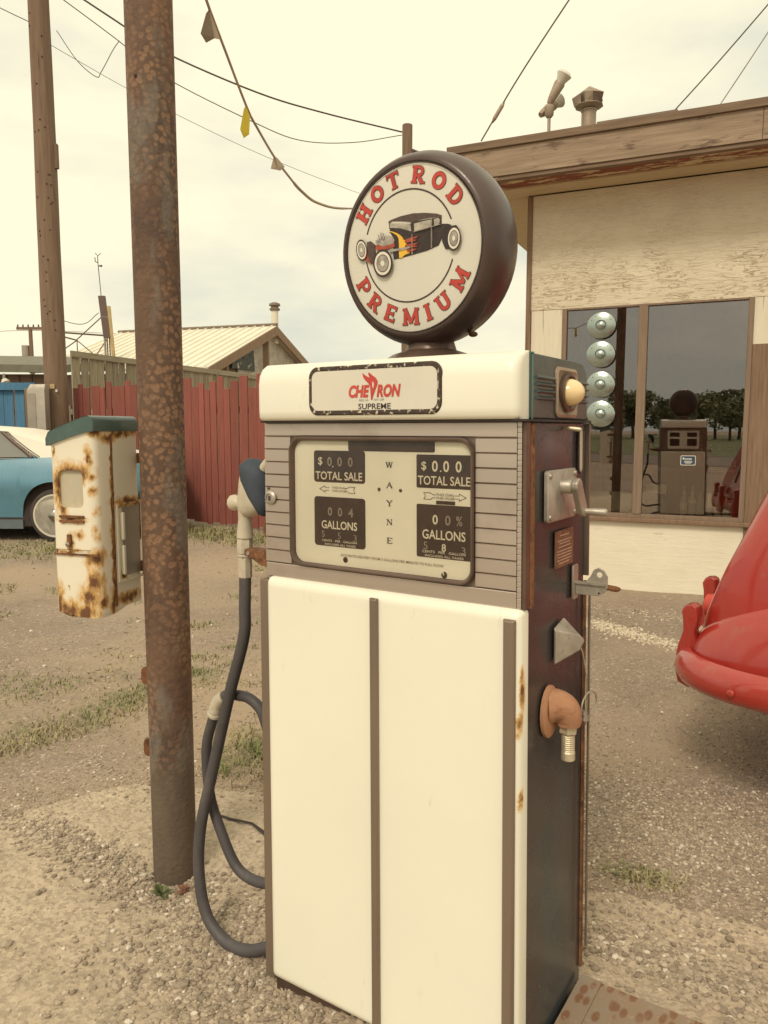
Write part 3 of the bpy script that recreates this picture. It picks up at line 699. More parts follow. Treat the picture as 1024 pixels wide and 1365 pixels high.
for z in (.268, .281):
    MB().prism(rrect(-.118, -.038, z - .0035, z + .0035, .003, 3), lambda x, y: (x, -.006, y), lambda x, y: (x, .002, y)).build('slot_lip', m['rust'], ce, bevel=.001)
lb = MB(); lb.box(-.096, -.006, .203, -.082, -.0005, .232); lb.build('hasp', m['rust'], ce, bevel=.002)
MB().lathe([(0, 0), (.006, 0), (.007, .006), (.003, .010), (0, .010)], 14, (-.089, -.006, .205), (0, -1, 0)).build('lock', m['chrome'], ce, smooth=40)
MB().box(-.140, -.005, .174, .004, .0, .179).build('lower_seam', m['rust'], ce)
sb = MB(); sb.box(.0002, .069, .02, .0035, .074, .505); sb.build('side_seam', m['rust'], ce)
rb = MB()
rp = rrect(.082, .205, .085, .312, .004, 2); rq = rrect(.088, .199, .092, .305, .004, 2)
rb.loft([[(.0005, y, z) for y, z in rp], [(.006, y, z) for y, z in rp], [(.006, y, z) for y, z in rq], [(.001, y, z) for y, z in rq]], False, False)
rb.build('side_frame', m['cabinet'], ce)
MB().box(.0006, .112, .10, .0012, .192, .298).build('side_recess', m['galv'], ce)
for z0_, z1_ in ((.205, .285), (.105, .19)):
    MB().prism(rrect(.100, .111, z0_, z1_, .004, 3), lambda y, z: (.001, y, z), lambda y, z: (.011, y, z)).build('hinge', m['cabinet'], ce, bevel=.002)
# lid: profile sloping down to the left, rounded lip
lid = MB(); loops = []
def lidprof(y, g):
    return [(-.155 - g, y, .478 - .004), (-.155 - g, y, .494), (-.140, y, .512), (-.118, y, .522), (-.03, y, .552), (-.01, y, .556), (.004 + g, y, .552), (.010 + g, y, .540), (.010 + g, y, .514), (-.02, y, .512), (-.08, y, .496)]
for y, g in ((-.006, -.008), (-.008, -.006), (-.004, -.005), (.02, -.005), (.19, -.005), (.196, -.006)): loops.append([(x, yy, z - (.012 if y < -.01 and z > .515 else 0)) for x, yy, z in lidprof(y, g)])
lid.loft(loops); lid.build('lid', m['teal_lid'], ce, smooth=50, bevel=.002)
for z in (.10, .42): MB().box(-.035, .19, z, .1, .205, z + .03).build('mounting_strap', m['rust'], ce)

# ------------------------------------------------------------------ the pump
PC = PO + PX * (W / 2) + PY * (D / 2)
pump = empty('gas_pump', (PC.x, PC.y, 0), -YAW, 'vintage white and dark maroon gas pump with round globe sign on top', 'gas pump')
def K(u, d, z): return (u - W / 2 - .0301 * z, d - D / 2 + .037 * z, z)      # the old pump stands a little racked
def P_(mb, name, mat, parent=pump, **kw): return mb.build(name, mat, parent, warp=K, **kw)
P_(box(.012, .01, -.02, W - .012, D - .01, .10), 'base_skirt', m['dark_metal'])
P_(box(.004, .012, .09, W - .004, D + .006, 1.336), 'cabinet', m['side'], bevel=.006)
# door: front panel with folded edge
dr = MB(); lo, hi = .100, 1.0015
sec = [(.012, .0), (0, -.002), (-.012, -.010), (-.020, -.024)]
outl = rrect(.0285, W - .001, lo, hi, .010, 4)
loops = [[(u, .010, z) for u, z in outl], [(u, -.016, z) for u, z in outl], [(u, -.024, z) for u, z in rrect(.0325, W - .005, lo + .005, hi - .006, .009, 4)], [(u, -.027, z) for u, z in rrect(.041, W - .013, lo + .014, hi - .016, .007, 4)], [(u, -.0271, z) for u, z in rrect(.046, W - .018, lo + .019, hi - .021, .005, 4)], [(u, -.0271, z) for u, z in rrect(.052, W - .024, lo + .025, hi - .027, .003, 4)]]
dr.loft(loops); P_(dr, 'door_panel', m['door_white'], smooth=50)
rv = MB(); rv.add([(u, D + .012 - d, z) for u, d, z in dr.v], [tuple(reversed(f_)) for f_ in dr.f]); rv.v = [(u - .018, d, z) for u, d, z in rv.v]; P_(rv, 'door_panel', m['door_white'], smooth=50)
for (a, b_, z0, z1) in ((.304, .3225, .104, .990), (.589, .612, .104, .987)):
    s_ = MB(); s_.loft([[(a, -.0275, z0), (b_, -.0275, z0), (b_, -.0275, z1), (a, -.0275, z1)], [(a, -.033, z0), (b_, -.033, z0), (b_, -.033, z1), (a, -.033, z1)], [(a + .004, -.037, z0 + .003), (b_ - .004, -.037, z0 + .003), (b_ - .004, -.037, z1 - .003), (a + .004, -.037, z1 - .003)]])
    P_(s_, 'trim_strip', m['strip'], bevel=.0015)
P_(box(.000, -.014, .085, .0265, .012, .992), 'trim_strip', m['strip'], bevel=.002)
P_(box(.0, D + .007, 1.01, W + .004, D + .014, 1.33), 'rear_edging', m['strip'])
P_(box(.10, D + .0145, 1.04, .52, D + .017, 1.295), 'rear_dial', m['dial_plate'])
for a, b_ in ((.13, .26), (.36, .49)):
    for z0, z1 in ((1.08, 1.18), (1.21, 1.27)): P_(box(a, D + .0172, z0, b_, D + .0185, z1), 'rear_counter', m['counter'])
P_(box(W - .003, D - .004, .15, W + .0015, D + .006, 1.0), 'rear_seam', m['rust'])
P_(box(W - .004, .012, 1.0, W + .002, .030, 1.33), 'side_seam', m['rust'], bevel=.001)

# bezel: bands, slats, dial frame
zt, zb = 1.333, 1.001
bz = MB(); ho = rrect(.0890, .5225, 1.0325, 1.3045, .030, 6)
band = [(.016, 1.305, .606, zt), (.016, zb, .606, 1.0325)]
P_(box(.016, -.010, 1.3055, .604, .012, zt), 'bezel_band', m['brushed'], bevel=.002)
P_(box(.016, -.010, zb, .604, .012, 1.0315), 'bezel_band', m['brushed'], bevel=.002)
P_(box(.017, -.004, zb, .603, .011, zt), 'bezel_backing', m['strip'])
nsl = 10; h = (1.3045 - 1.0325) / nsl
sl_l = None
for k in range(nsl):
    z0 = 1.0325 + k * h
    for side_, (a, b_) in enumerate(((.016, .0885), (.523, .604))):
        mb = MB(); zz0, zz1 = z0 + .0004, z0 + h - .0004
        mb.loft([[(a, .010, zz0), (b_, .010, zz0), (b_, .010, zz1), (a, .010, zz1)], [(a, -.0080, zz0), (b_, -.0080, zz0), (b_, -.0078, zz1), (a, -.0078, zz1)],
                 [(a + .001, -.0108, zz0 + .0014), (b_, -.0108, zz0 + .0014), (b_, -.0107, zz1 - .0016), (a + .001, -.0107, zz1 - .0016)]])
        P_(mb, 'bezel_slat', m['brushed'])
cs_ = MB()                                                       # beaded corner strip with notches
for k in range(34): z0 = zb + k * (zt - zb) / 34; cs_.box(.6045, -.010, z0 + .0006, .613, .012, z0 + (zt - zb) / 34 - .0002)
cs_.box(.605, -.0085, zb, .6125, .0115, zt); P_(cs_, 'beaded_strip', m['brushed'], bevel=.001); P_(box(.6132, -.008, zb, W + .001, .0115, zt), 'corner_trim', m['dark_metal'], bevel=.002)
fr_ = MB(); A1 = ho; A2 = rrect(.0935, .518, 1.0365, 1.300, .027, 6); A3 = rrect(.0975, .514, 1.0405, 1.296, .024, 6)
fr_.loft([[(u, -.0125, z) for u, z in A1], [(u, -.0185, z) for u, z in rrect(.0905, .521, 1.034, 1.3025, .029, 6)], [(u, -.0185, z) for u, z in A2], [(u, -.012, z) for u, z in A3], [(u, .004, z) for u, z in A3]], False, False)
P_(fr_, 'dial_frame', m['dark_metal'], smooth=50)
DP = -.006                                                     # face of the dial plate
dial = P_(MB().prism(rrect(.096, .5155, 1.039, 1.2975, .024, 6), lambda u, z: (u, DP, z), lambda u, z: (u, 0.003, z)), 'dial_plate', m['dial_plate'])
P_(MB().prism(rrect(.0965, .515, 1.0395, 1.297, .024, 6), lambda u, z: (u, -.0112, z), lambda u, z: (u, -.0092, z)), 'dial_glass', m['dial_glass'])
TD = lambda x, y, k: (x, DP - .0012, y)
TF = lambda x, y, k: (x, DP - .0006, y)
def face(poly, name, mat, parent=dial, dd=.0006):
    P_(MB().prism(poly, lambda u, z: (u, DP - dd, z), lambda u, z: (u, DP - .0001, z)), name, mat, parent)
for poly in (rrect(.149, .278, 1.211, 1.276, .006, 3), rrect(.149, .278, 1.079, 1.181, .007, 3), rrect(.397, .5145, 1.209, 1.272, .003, 3), rrect(.397, .5145, 1.077, 1.178, .003, 3)):
    face(poly, 'counter_window', m['counter'])
face(rrect(.237, .437, 1.276, 1.297, .003, 2), 'top_slot', m['counter'])
lt = [('TOTAL SALE', .2125, 1.2245, .118, .017, .012, 0), ('TOTAL SALE', .456, 1.2235, .111, .017, .012, 0), ('GALLONS', .213, 1.1235, .090, .017, .014, 0), ('GALLONS', .456, 1.1215, .092, .018, .014, 0),
      ('$', .166, 1.2535, .011, .018, .012, 0), ('$', .4135, 1.250, .011, .018, .012, 0), ('0', .4375, 1.2505, .0125, .021, .02, 0), ('.', .4500, 1.2415, .003, .003, .03, 0), ('0', .4615, 1.2505, .0125, .021, .02, 0), ('0', .4875, 1.2505, .0125, .021, .02, 0),
      ('0', .438, 1.150, .0115, .0185, .02, 0), ('.', .1985, 1.2435, .003, .003, .03, 0), ('8', .4565, 1.098, .009, .0145, .012, 0),
      ('CENTS   PER   GALLON', .213, 1.0905, .088, .0045, .01, 0), ('INCLUDES ALL TAXES', .215, 1.083, .078, .0042, .01, 0), ('CENTS   PER   GALLON', .456, 1.0885, .092, .0048, .01, 0), ('INCLUDES ALL TAXES', .457, 1.0810, .082, .0042, .01, 0)]
lettering('white_lettering', lt, TD, m['print_white'], dial, K)
dm = [('0', .190, 1.2535, .0115, .019, .02, 0), ('0', .2155, 1.2535, .0115, .019, .02, 0), ('0', .2425, 1.2535, .0115, .019, .02, 0), ('0', .190, 1.151, .011, .018, .02, 0), ('0', .2155, 1.151, .011, .018, .02, 0), ('4', .2425, 1.151, .012, .018, .02, 0),
      ('0', .465, 1.150, .0115, .0185, .012, 0), ('%', .489, 1.150, .013, .0185, .012, 0), ('5', .172, 1.1035, .008, .013, 0, 0), ('5', .213, 1.102, .008, .013, 0, 0), ('3', .253, 1.100, .008, .013, 0, 0), ('5', .417, 1.0995, .009, .0145, 0, 0), ('3', .498, 1.096, .008, .013, 0, 0)]
lettering('dim_digits', dm, TD, m['print_dim'], dial, K)
lettering('small_print', [('THIS DIAL', .2135, 1.2005, .036, .0044, .005, 0), ('THIS HOSE', .2135, 1.194, .036, .0044, .005, 0), ('THIS DIAL', .459, 1.1975, .039, .0048, .005, 0), ('THIS HOSE', .459, 1.191, .039, .0048, .005, 0)], TD, m['print_grey'], dial, K)
ac = MB(); ss = 'ACCURATE DELIVERY FROM 5 GALLONS PER MINUTE TO FULL FLOW'
lettering('small_print', [(ss, .336, 1.0635, .240, .0052, .004, 0)], TD, m['print_grey'], dial, K)
# serif letters running down the middle
wl = [('W', 1.2500, .0150), ('A', 1.2110, .0130), ('Y', 1.1755, .0130), ('N', 1.1385, .0135), ('E', 1.1020, .0120)]
mb = MB(); hh = .0105
def serif_letter(ch, cx, cy, w, hgt):
    x0, x1, y0, y1 = cx - w / 2, cx + w / 2, cy - hgt / 2, cy + hgt / 2; S = []
    tk, tn, sf = .0024, .0011, .0009
    if ch == 'W': S = [([(x0 + .001, y1), (cx - .0035, y0)], tk), ([(cx - .0035, y0), (cx, y1)], tn), ([(cx, y1), (cx + .0035, y0)], tk), ([(cx + .0035, y0), (x1 - .001, y1)], tn), ([(x0 - .0012, y1), (x0 + .0038, y1)], sf), ([(cx - .002, y1), (cx + .002, y1)], sf), ([(x1 - .0035, y1), (x1 + .0012, y1)], sf)]
    if ch == 'A': S = [([(x0 + .001, y0), (cx, y1)], tn), ([(cx, y1), (x1 - .001, y0)], tk), ([(cx - .0035, cy - .0012), (cx + .0035, cy - .0012)], tn), ([(x0 - .001, y0), (x0 + .003, y0)], sf), ([(x1 - .0035, y0), (x1 + .001, y0)], sf)]
    if ch == 'Y': S = [([(x0 + .001, y1), (cx, cy)], tk), ([(cx, cy), (x1 - .001, y1)], tn), ([(cx, cy), (cx, y0)], tk), ([(x0 - .001, y1), (x0 + .0035, y1)], sf), ([(x1 - .0035, y1), (x1 + .001, y1)], sf), ([(cx - .0025, y0), (cx + .0025, y0)], sf)]
    if ch == 'N': S = [([(x0 + .002, y0), (x0 + .002, y1)], tn), ([(x0 + .002, y1), (x1 - .002, y0)], tk), ([(x1 - .002, y0), (x1 - .002, y1)], tn), ([(x0, y0), (x0 + .004, y0)], sf), ([(x0 - .0005, y1), (x0 + .003, y1)], sf), ([(x1 - .004, y1), (x1, y1)], sf)]
    if ch == 'E': S = [([(x0 + .002, y0), (x0 + .002, y1)], tk), ([(x0, y1), (x1, y1)], tn), ([(x0, y0), (x1, y0)], tn), ([(x0 + .002, cy), (x1 - .003, cy)], tn), ([(x1, y1), (x1, y1 - .003)], sf), ([(x1, y0), (x1, y0 + .003)], sf)]
    for k, (p, t_) in enumerate(S):
        vs, fs = ribbon(p, t_); mb.add([(u, DP - .0009 - .00008 * k, z) for u, z in vs], fs)
for ch, z, w in wl: serif_letter(ch, .3355, z, w, hh)
mb.build('serif_lettering', m['ink'], dial, warp=K)
mb = MB()                                                  # the two feathered arrows, and screws' drip marks
def arrow(cx, cz, s_):
    for k, (p, t_) in enumerate([([(cx + s_ * .019, cz + .0028), (cx + s_ * .030, cz + .0028)], .0008), ([(cx + s_ * .019, cz - .0028), (cx + s_ * .030, cz - .0028)], .0008), ([(cx + s_ * .030, cz + .0028), (cx + s_ * .030, cz + .0065), (cx + s_ * .044, cz), (cx + s_ * .030, cz - .0065), (cx + s_ * .030, cz - .0028)], .0010), ([(cx - s_ * .020, cz + .0028), (cx - s_ * .026, cz + .0028), (cx - s_ * .031, cz + .0062), (cx - s_ * .046, cz + .0062), (cx - s_ * .042, cz), (cx - s_ * .046, cz - .0062), (cx - s_ * .031, cz - .0062), (cx - s_ * .026, cz - .0028), (cx - s_ * .020, cz - .0028)], .0009)]):
        vs, fs = ribbon(p, t_); mb.add([(u, DP - .0009 - .00008 * k, z) for u, z in vs], fs)
arrow(.2075, 1.197, -1); arrow(.4590, 1.194, 1)
mb.build('arrow_print', m['ink'], dial, warp=K)
face(rrect(.440, .480, 1.1795, 1.186, .0005, 1), 'tally_strip', m['counter'], dd=.0012)
for (u, z, r) in ((.228, 1.054, .0058), (.457, 1.047, .0062), (.311, 1.2015, .0036), (.361, 1.2015, .0034)):
    sc_ = MB(); sc_.lathe([(0, 0), (r, 0), (r, .001), (r * .6, .0018), (0, .002)], 14, (u, DP, z), (0, -1, 0)); P_(sc_, 'screw', m['corroded'], dial, smooth=40)
lk = P_(MB().lathe([(.0, 0), (.0145, 0), (.0150, .003), (.0115, .006), (.0095, .0065), (.0095, .004), (0, .004)], 24, (.034, -.012, 1.172), (0, -1, 0)), 'lock', m['alu'], smooth=35)
P_(MB().box(.031, -.0175, 1.166, .0355, -.0158, 1.176), 'keyhole', m['dark_gap'], lk)
P_(MB().lathe([(0, 0), (.003, 0), (.003, .001), (0, .0015)], 8, (.027, -.012, 1.192), (0, -1, 0)), 'rivet', m['dark_metal'])

# crown: white porcelain front shell over a dark teal hood
CZ0, CZ1 = 1.3375, 1.4585
def side_prof(inset=0, n=5):
    pr = []
    r0 = .030
    for k in range(n + 1): a = R(90 + 90 * k / n); pr.append((-.030 + r0 + r0 * math.cos(a) , CZ1 - r0 + r0 * math.sin(a)))
    pr += [(-.030, CZ0 + .008), (-.022, CZ0)]
    return pr
shell = MB(); SF = [(.018, CZ0), (-.026, CZ0), (-.033, CZ0 + .006), (-.0345, CZ0 + .02), (-.0345, CZ1 - .045), (-.031, CZ1 - .026), (-.022, CZ1 - .012), (-.008, CZ1 - .003), (.018, CZ1)]
ul = [(.0155, .022), (.0162, .013), (.019, .006), (.024, .002), (.031, 0), (W - .023, 0), (W - .015, .002), (W - .0095, .006), (W - .0065, .013), (W - .0060, .022)]
for u, ins in ul: pass
loops = []
for u, ins in ul: loops.append([(u, min(.018, d + ins if d < 0 else d), CZ0 + (z - CZ0) * (1 - ins * .6) ) for d, z in SF])
shell.loft(loops); P_(shell, 'crown_front', m['crown_white'], smooth=60)
rv = MB(); rv.add([(u - .003, D + .006 - d, CZ0 + (z - CZ0) * .93) for u, d, z in shell.v], [tuple(reversed(f_)) for f_ in shell.f]); P_(rv, 'crown_back', m['crown_white'], smooth=60)
hood = MB(); zt_ = CZ1 - .004; HF = [(.0185, CZ0)] + [(.0185, zt_)] + [(D - .035, zt_)] + [(D - .035 + .040 * math.sin(R(a)), zt_ - .040 + .040 * math.cos(R(a))) for a in (20, 40, 60, 80)] + [(D + .006, CZ0)]
hood.loft([[(u, d, z) for d, z in HF] for u in (.010, W - .001)]); hd = P_(hood, 'crown_hood', m['teal_dark'], smooth=40, bevel=.004)
P_(box(.012, .0188, zt_ - .001, W - .0005, .028, zt_ + .0012), 'crown_edge', m['teal_edge'], hd)
P_(box(W - .0015, .0187, CZ0, W - .0002, .024, zt_ - .003), 'crown_edge', m['teal_edge'], hd)
P_(box(.018, -.024, CZ0 - .0045, W + .008, D + .004, CZ0 - .0002), 'crown_seam', m['dark_gap'])
for k in range(4):
    z = 1.418 - k * .0125
    for (a, b_) in ((.040, .128), (.262, .318)):
        mb = MB(); mb.loft([[(W - .0015, a, z), (W - .0015, b_, z), (W - .0015, b_, z - .008), (W - .0015, a, z - .008)], [(W + .005, a + .003, z - .0055), (W + .005, b_ - .003, z - .0055), (W + .004, b_ - .003, z - .0075), (W + .004, a + .003, z - .0075)]])
        P_(mb, 'louvre', m['teal_dark'], hd)
# amber side lamp
lp = MB(); q0 = rrect(.132, .252, 1.342, 1.438, .014, 5); TS = lambda dd: (lambda d, z: (W - .0008 + dd, d, z))
T_ = lambda poly, dd: [(W - .0008 + dd, d, z) for d, z in poly]
lp.loft([T_(q0, 0), T_(q0, .003), T_(rrect(.138, .246, 1.348, 1.432, .012, 5), .005), T_(rrect(.143, .241, 1.352, 1.428, .012, 5), .0015)]); lm = P_(lp, 'lamp_plate', m['galv_warm'], smooth=40)
def el(rd, rz, c=(.194, 1.391)): return [(c[0] + rd * math.cos(R(a)), c[1] + rz * math.sin(R(a))) for a in range(0, 360, 15)]
rg = MB(); rg.loft([T_(el(.044, .037), .001), T_(el(.045, .038), .009), T_(el(.039, .032), .011), T_(el(.035, .028), .006)]); P_(rg, 'lamp_ring', m['dark_metal'], lm, smooth=40)
dm_ = MB(); dm_.loft([T_(el(.031 * math.cos(R(a)), .0265 * math.cos(R(a))), .006 + .030 * math.sin(R(a))) for a in (0, 15, 30, 45, 60, 75, 86)]); P_(dm_, 'amber_lens', m['amber'], lm, smooth=60)

# brand sign in the crown
sg = MB(); q = [rrect(.1625 + k, .466 - k, 1.3495 + k, 1.4415 - k, .020 - k * .6, 6) for k in (0, .0055, .008)]
q.insert(0, rrect(.160, .4685, 1.347, 1.444, .022, 6))
sg.loft([[(u, -.0340, z) for u, z in q[0]], [(u, -.0375, z) for u, z in q[1]], [(u, -.0375, z) for u, z in q[2]], [(u, -.0355, z) for u, z in q[3]]], True, True)
P_(sg, 'sign_frame', m['corroded'], smooth=30)
sp_ = P_(MB().prism(rrect(.1695, .459, 1.3565, 1.4345, .015, 6), lambda u, z: (u, -.0370, z), lambda u, z: (u, -.0350, z)), 'sign_plate', m['sign_plate'])
TSg = lambda x, y, k: (x, -.0378, y)
lettering('red_lettering', [('CHE', .2862, 1.3925, .049, .0245, .045, .22), ('RON', .3545, 1.3925, .0545, .0245, .045, .22)], TSg, m['red_print'], sp_, K)
mb = MB()
for k, poly in enumerate([[(0.2946, 1.4279), (0.2973, 1.4252), (0.3083, 1.4189), (0.311, 1.418), (0.308, 1.4265), (0.31, 1.4281), (0.3181, 1.4219), (0.3252, 1.4175), (0.3298, 1.4107), (0.3291, 1.4041), (0.325, 1.3959), (0.3199, 1.3843), (0.3168, 1.3752), (0.3141, 1.3761), (0.3134, 1.3878), (0.3128, 1.3962), (0.3119, 1.4029), (0.3068, 1.4089), (0.3007, 1.4142), (0.296, 1.4202)]]):
    mb.prism(poly, lambda u, z: (u, -.0378 - .0001 * k, z), lambda u, z: (u, -.0371, z))
P_(mb, 'chevron_emblem', m['red_print'], sp_)
P_(MB().prism([(.3175, 1.4095), (.3195, 1.4105), (.3215, 1.4055), (.3200, 1.397), (.3180, 1.401)], lambda u, z: (u, -.0382, z), lambda u, z: (u, -.0379, z)), 'emblem_highlight', m['sign_plate'], sp_)
lettering('black_lettering', [('SUPREME', .3217, 1.3635, .075, .0110, .012, 0)], TSg, m['ink'], sp_, K)
lettering('small_print', [('REG US', .2973, 1.3755, .021, .0040, 0, 0), ('PAT OFF', .3329, 1.3757, .023, .0040, 0, 0)], TSg, m['print_grey'], sp_, K)

# right side fittings
S0 = W + .0005
def SX(dd): return lambda d, z: (S0 + dd, d, z)
P_(MB().tube([(S0, .196, 1.322), (S0 + .026, .196, 1.319), (S0 + .030, .196, 1.318)], [.0045, .0045, .002], 10), 'peg', m['brass'], smooth=40)
sr = MB(); ov = rrect(.262, .292, 1.228, 1.326, .0149, 6); ov2 = rrect(.266, .288, 1.232, 1.322, .0109, 6)
sr.loft([[(S0, d, z) for d, z in ov], [(S0 + .003, d, z) for d, z in ov], [(S0 + .003, d, z) for d, z in ov2], [(S0 + .0008, d, z) for d, z in ov2]]); sr_ = P_(sr, 'slot_rim', m['side'], smooth=30)
P_(MB().prism(rrect(.2665, .2875, 1.2325, 1.3215, .0104, 6), SX(.0009), SX(.0014)), 'slot_panel', m['cab_panel'], sr_)
cp2 = P_(MB().loft([[(S0 + e, d, z) for d, z in rrect(.078 + i, .233 - i, 1.146 + i, 1.243 - i, .008, 4)] for e, i in ((0, 0), (.006, 0), (.008, .002))]), 'crank_plate', m['alu'], smooth=40)
for d_, z_ in ((.088, 1.156), (.223, 1.156), (.088, 1.233), (.223, 1.233)):
    P_(MB().lathe([(0, 0), (.0055, 0), (.005, .003), (0, .004)], 10, (S0 + .008, d_, z_), (1, 0, 0)), 'rivet', m['alu'], cp2, smooth=40)
P_(MB().lathe([(.014, 0), (.014, .018), (.011, .022), (0, .022)], 18, (S0 + .008, .150, 1.211), (1, 0, 0)), 'crank_hub', m['alu'], cp2, smooth=40)
cr = MB(); X0 = S0 + .030
cr.loft([[(X0 + e, d, z) for d, z in [(.150 + .017 * math.cos(R(a)), 1.213 + .015 * math.sin(R(a))) for a in (40, 80, 120, 160, 200, 235)] + [(.168, 1.158), (.180, 1.151), (.194, 1.152), (.197, 1.166)]] for e in (0, .014)])
P_(cr, 'crank_arm', m['alu'], cp2, bevel=.004)
P_(MB().tube([(X0 + .010, .185, 1.162), (X0 + .022, .186, 1.162), (X0 + .050, .190, 1.161), (X0 + .054, .190, 1.161)], [.0055, .0065, .0075, .005], 14), 'crank_handle', m['alu'], cp2, smooth=40)
npl = P_(MB().prism(rrect(.134, .234, 1.052, 1.124, .003, 2), SX(0), SX(.002)), 'nameplate', m['nameplate'])
mb = MB()
for k, (w_, z) in enumerate(((.05, 1.114), (.078, 1.104), (.06, 1.0985), (.07, 1.092), (.08, 1.084), (.08, 1.078), (.075, 1.072), (.08, 1.066), (.06, 1.060))):
    mb.box(S0 + .0021, .184 - w_ / 2, z - .0012, S0 + .0025, .184 + w_ / 2, z + .0010)
P_(mb, 'embossed_lines', m['brass'], npl)
# hasp bracket
hb = P_(MB().prism(rrect(.232, .262, .975, 1.045, .004, 2), SX(0), SX(.004)), 'bracket_plate', m['alu'], bevel=.001)
bk = MB(); poly = [(.004, .985), (.050, .985), (.062, .992), (.069, 1.004), (.069, 1.026), (.062, 1.038), (.051, 1.043), (.041, 1.038), (.034, 1.024), (.024, 1.012), (.004, 1.010)]
bk.loft([[(S0 + x, .246 + e, z) for x, z in poly] for e in (0, .004)]); P_(bk, 'bracket_ear', m['alu'], hb, bevel=.001)
P_(MB().box(S0 + .004, .2405, 1.008, S0 + .066, .246, 1.013), 'bracket_rib', m['alu'], hb)
P_(MB().lathe([(0, 0), (.0055, 0), (.0055, .0006), (0, .0007)], 14, (S0 + .053, .2459, 1.029), (0, -1, 0)), 'bracket_hole', m['wall_lower'], hb)
P_(MB().lathe([(0, 0), (.002, 0), (.002, .001), (0, .001)], 8, (S0 + .052, .2459, .992), (0, -1, 0)), 'bracket_rivet', m['dark_gap'], hb)
P_(MB().tube([(S0 + .060, .255, 1.004), (S0 + .085, .255, 1.002), (S0 + .092, .255, 1.003)], [.006, .006, .003], 8), 'bracket_tongue', m['rust'], hb)
# grey wedge hook
wd_ = MB(); wd_.add([(S0, .132, .940), (S0, .132, .866), (S0, .205, .874), (S0, .185, .950), (S0 + .006, .130, .935), (S0 + .006, .130, .870), (S0 + .044, .188, .908), (S0 + .040, .170, .922), (S0 + .040, .176, .892)],
        [(0, 3, 7, 4), (3, 2, 8, 6), (3, 6, 7), (2, 1, 5, 8), (1, 0, 4, 5), (4, 7, 6, 8, 5), (0, 1, 2, 3)])
P_(wd_, 'nozzle_guard', m['alu'], bevel=.003)
# orange elbow casting with threaded nipple
ob_ = MB(); fl = [(.105 + .040 * math.cos(R(a)), .785 + .050 * math.sin(R(a))) for a in range(0, 360, 20)]
ob_.loft([[(S0 + e, .105 + (d - .105) * k, .785 + (z - .785) * k) for d, z in fl] for e, k in ((0, 1), (.006, 1), (.010, .86))])
of = P_(ob_, 'elbow_flange', m['primer'], smooth=40)
path = spline([(S0 + .002, .108, .796), (S0 + .018, .114, .796), (S0 + .030, .120, .788), (S0 + .034, .124, .772), (S0 + .034, .124, .760)], 5)
P_(MB().tube(path, [.033 - .010 * k / (len(path) - 1) for k in range(len(path))], 18), 'elbow_body', m['primer'], of, smooth=60)
nut = MB(); nut.lathe([(.018, 0), (.018, .013), (.015, .015)], 6, (S0 + .034, .124, .745), (0, 0, 1)); P_(nut, 'hex_collar', m['brass'], of, bevel=.001)
prof = []
for k in range(9): prof += [(.0118, -.004 * k - .0005), (.0130, -.004 * k - .002), (.0118, -.004 * k - .0035)]
P_(MB().lathe(prof + [(.0135, -.038), (.0135, -.052), (.011, -.054)], 18, (S0 + .034, .124, .745), (0, 0, 1)), 'threaded_nipple', m['brass'], of)
# seal wire with ring at the rear edge
P_(MB().tube(spline([(S0 + .004, .245, .90), (S0 + .012, .268, .86), (S0 + .016, .285, .80), (S0 + .016, .288, .74), (S0 + .014, .29, .70)], 5), .0016, 6), 'seal_wire', m['brass'], smooth=60)
ringp = [(S0 + .020 + .005 * math.cos(R(a)) , .292 + .034 * math.cos(R(a)), .745 + .026 * math.sin(R(a))) for a in range(0, 361, 15)]
P_(MB().tube(ringp, .0018, 6, False), 'seal_ring', m['alu'], smooth=60)
P_(MB().tube([(S0 + .016, .275, .735), (S0 + .016, .277, .715)], [.006, .008], 8), 'seal_tag', m['alu'], smooth=40)
P_(MB().tube([(S0 + .010, .318, .20), (S0 + .010, .318, .98)], .003, 6), 'rear_rod', m['strip'])

# hose, nozzle and hooks on the left side
HR = .0145
h1 = spline([(-.151, .1, .975), (-.1545, .1, .89), (-.1600, .1, .81), (-.209, .095, .653), (-.267, .09, .448), (-.301, .08, .305), (-.307, .075, .186), (-.278, .07, .083), (-.212, .07, .035), (-.135, .07, .040), (-.060, .075, .076), (-.0, .09, .09)], 10)
P_(MB().tube(h1, HR, 20), 'hose', m['hose'], smooth=70)
h2 = spline([(-.276, .12, .612), (-.297, .12, .56), (-.318, .12, .484), (-.308, .12, .366), (-.269, .12, .277), (-.218, .12, .203), (-.154, .12, .186), (-.08, .12, .200), (0, .12, .21)], 10)
P_(MB().tube(h2, HR * .92, 18), 'return_hose', m['hose'], smooth=70)
h3 = spline([(-.262, .12, .634), (-.235, .12, .648), (-.205, .12, .652), (-.164, .12, .652), (-.125, .12, .630), (-.100, .12, .580), (-.06, .12, .53), (0, .12, .51)], 8)
P_(MB().tube(h3, HR * .9, 18), 'upper_hose', m['hose'], smooth=70)
P_(MB().tube(spline([(-.284, .12, .594), (-.278, .12, .612), (-.266, .12, .628), (-.248, .12, .640)], 4), [.0175, .0175, .0175, .017, .017, .0175, .0175, .0175, .0175, .017, .017, .017, .017][:13], 16), 'elbow_coupling', m['alu_paint'], smooth=60)
P_(MB().lathe([(.0185, 0), (.020, .003), (.020, .009), (.0185, .012)], 16, (-.288, .12, .582), (.35, 0, .9)), 'coupling_ring', m['alu_paint'], smooth=40)
P_(MB().lathe([(.0150, 0), (.0165, .002), (.0165, .048), (.014, .050)], 8, (-.1510, .1, .960), (0, 0, 1)), 'hose_ferrule', m['alu_paint'], smooth=30)
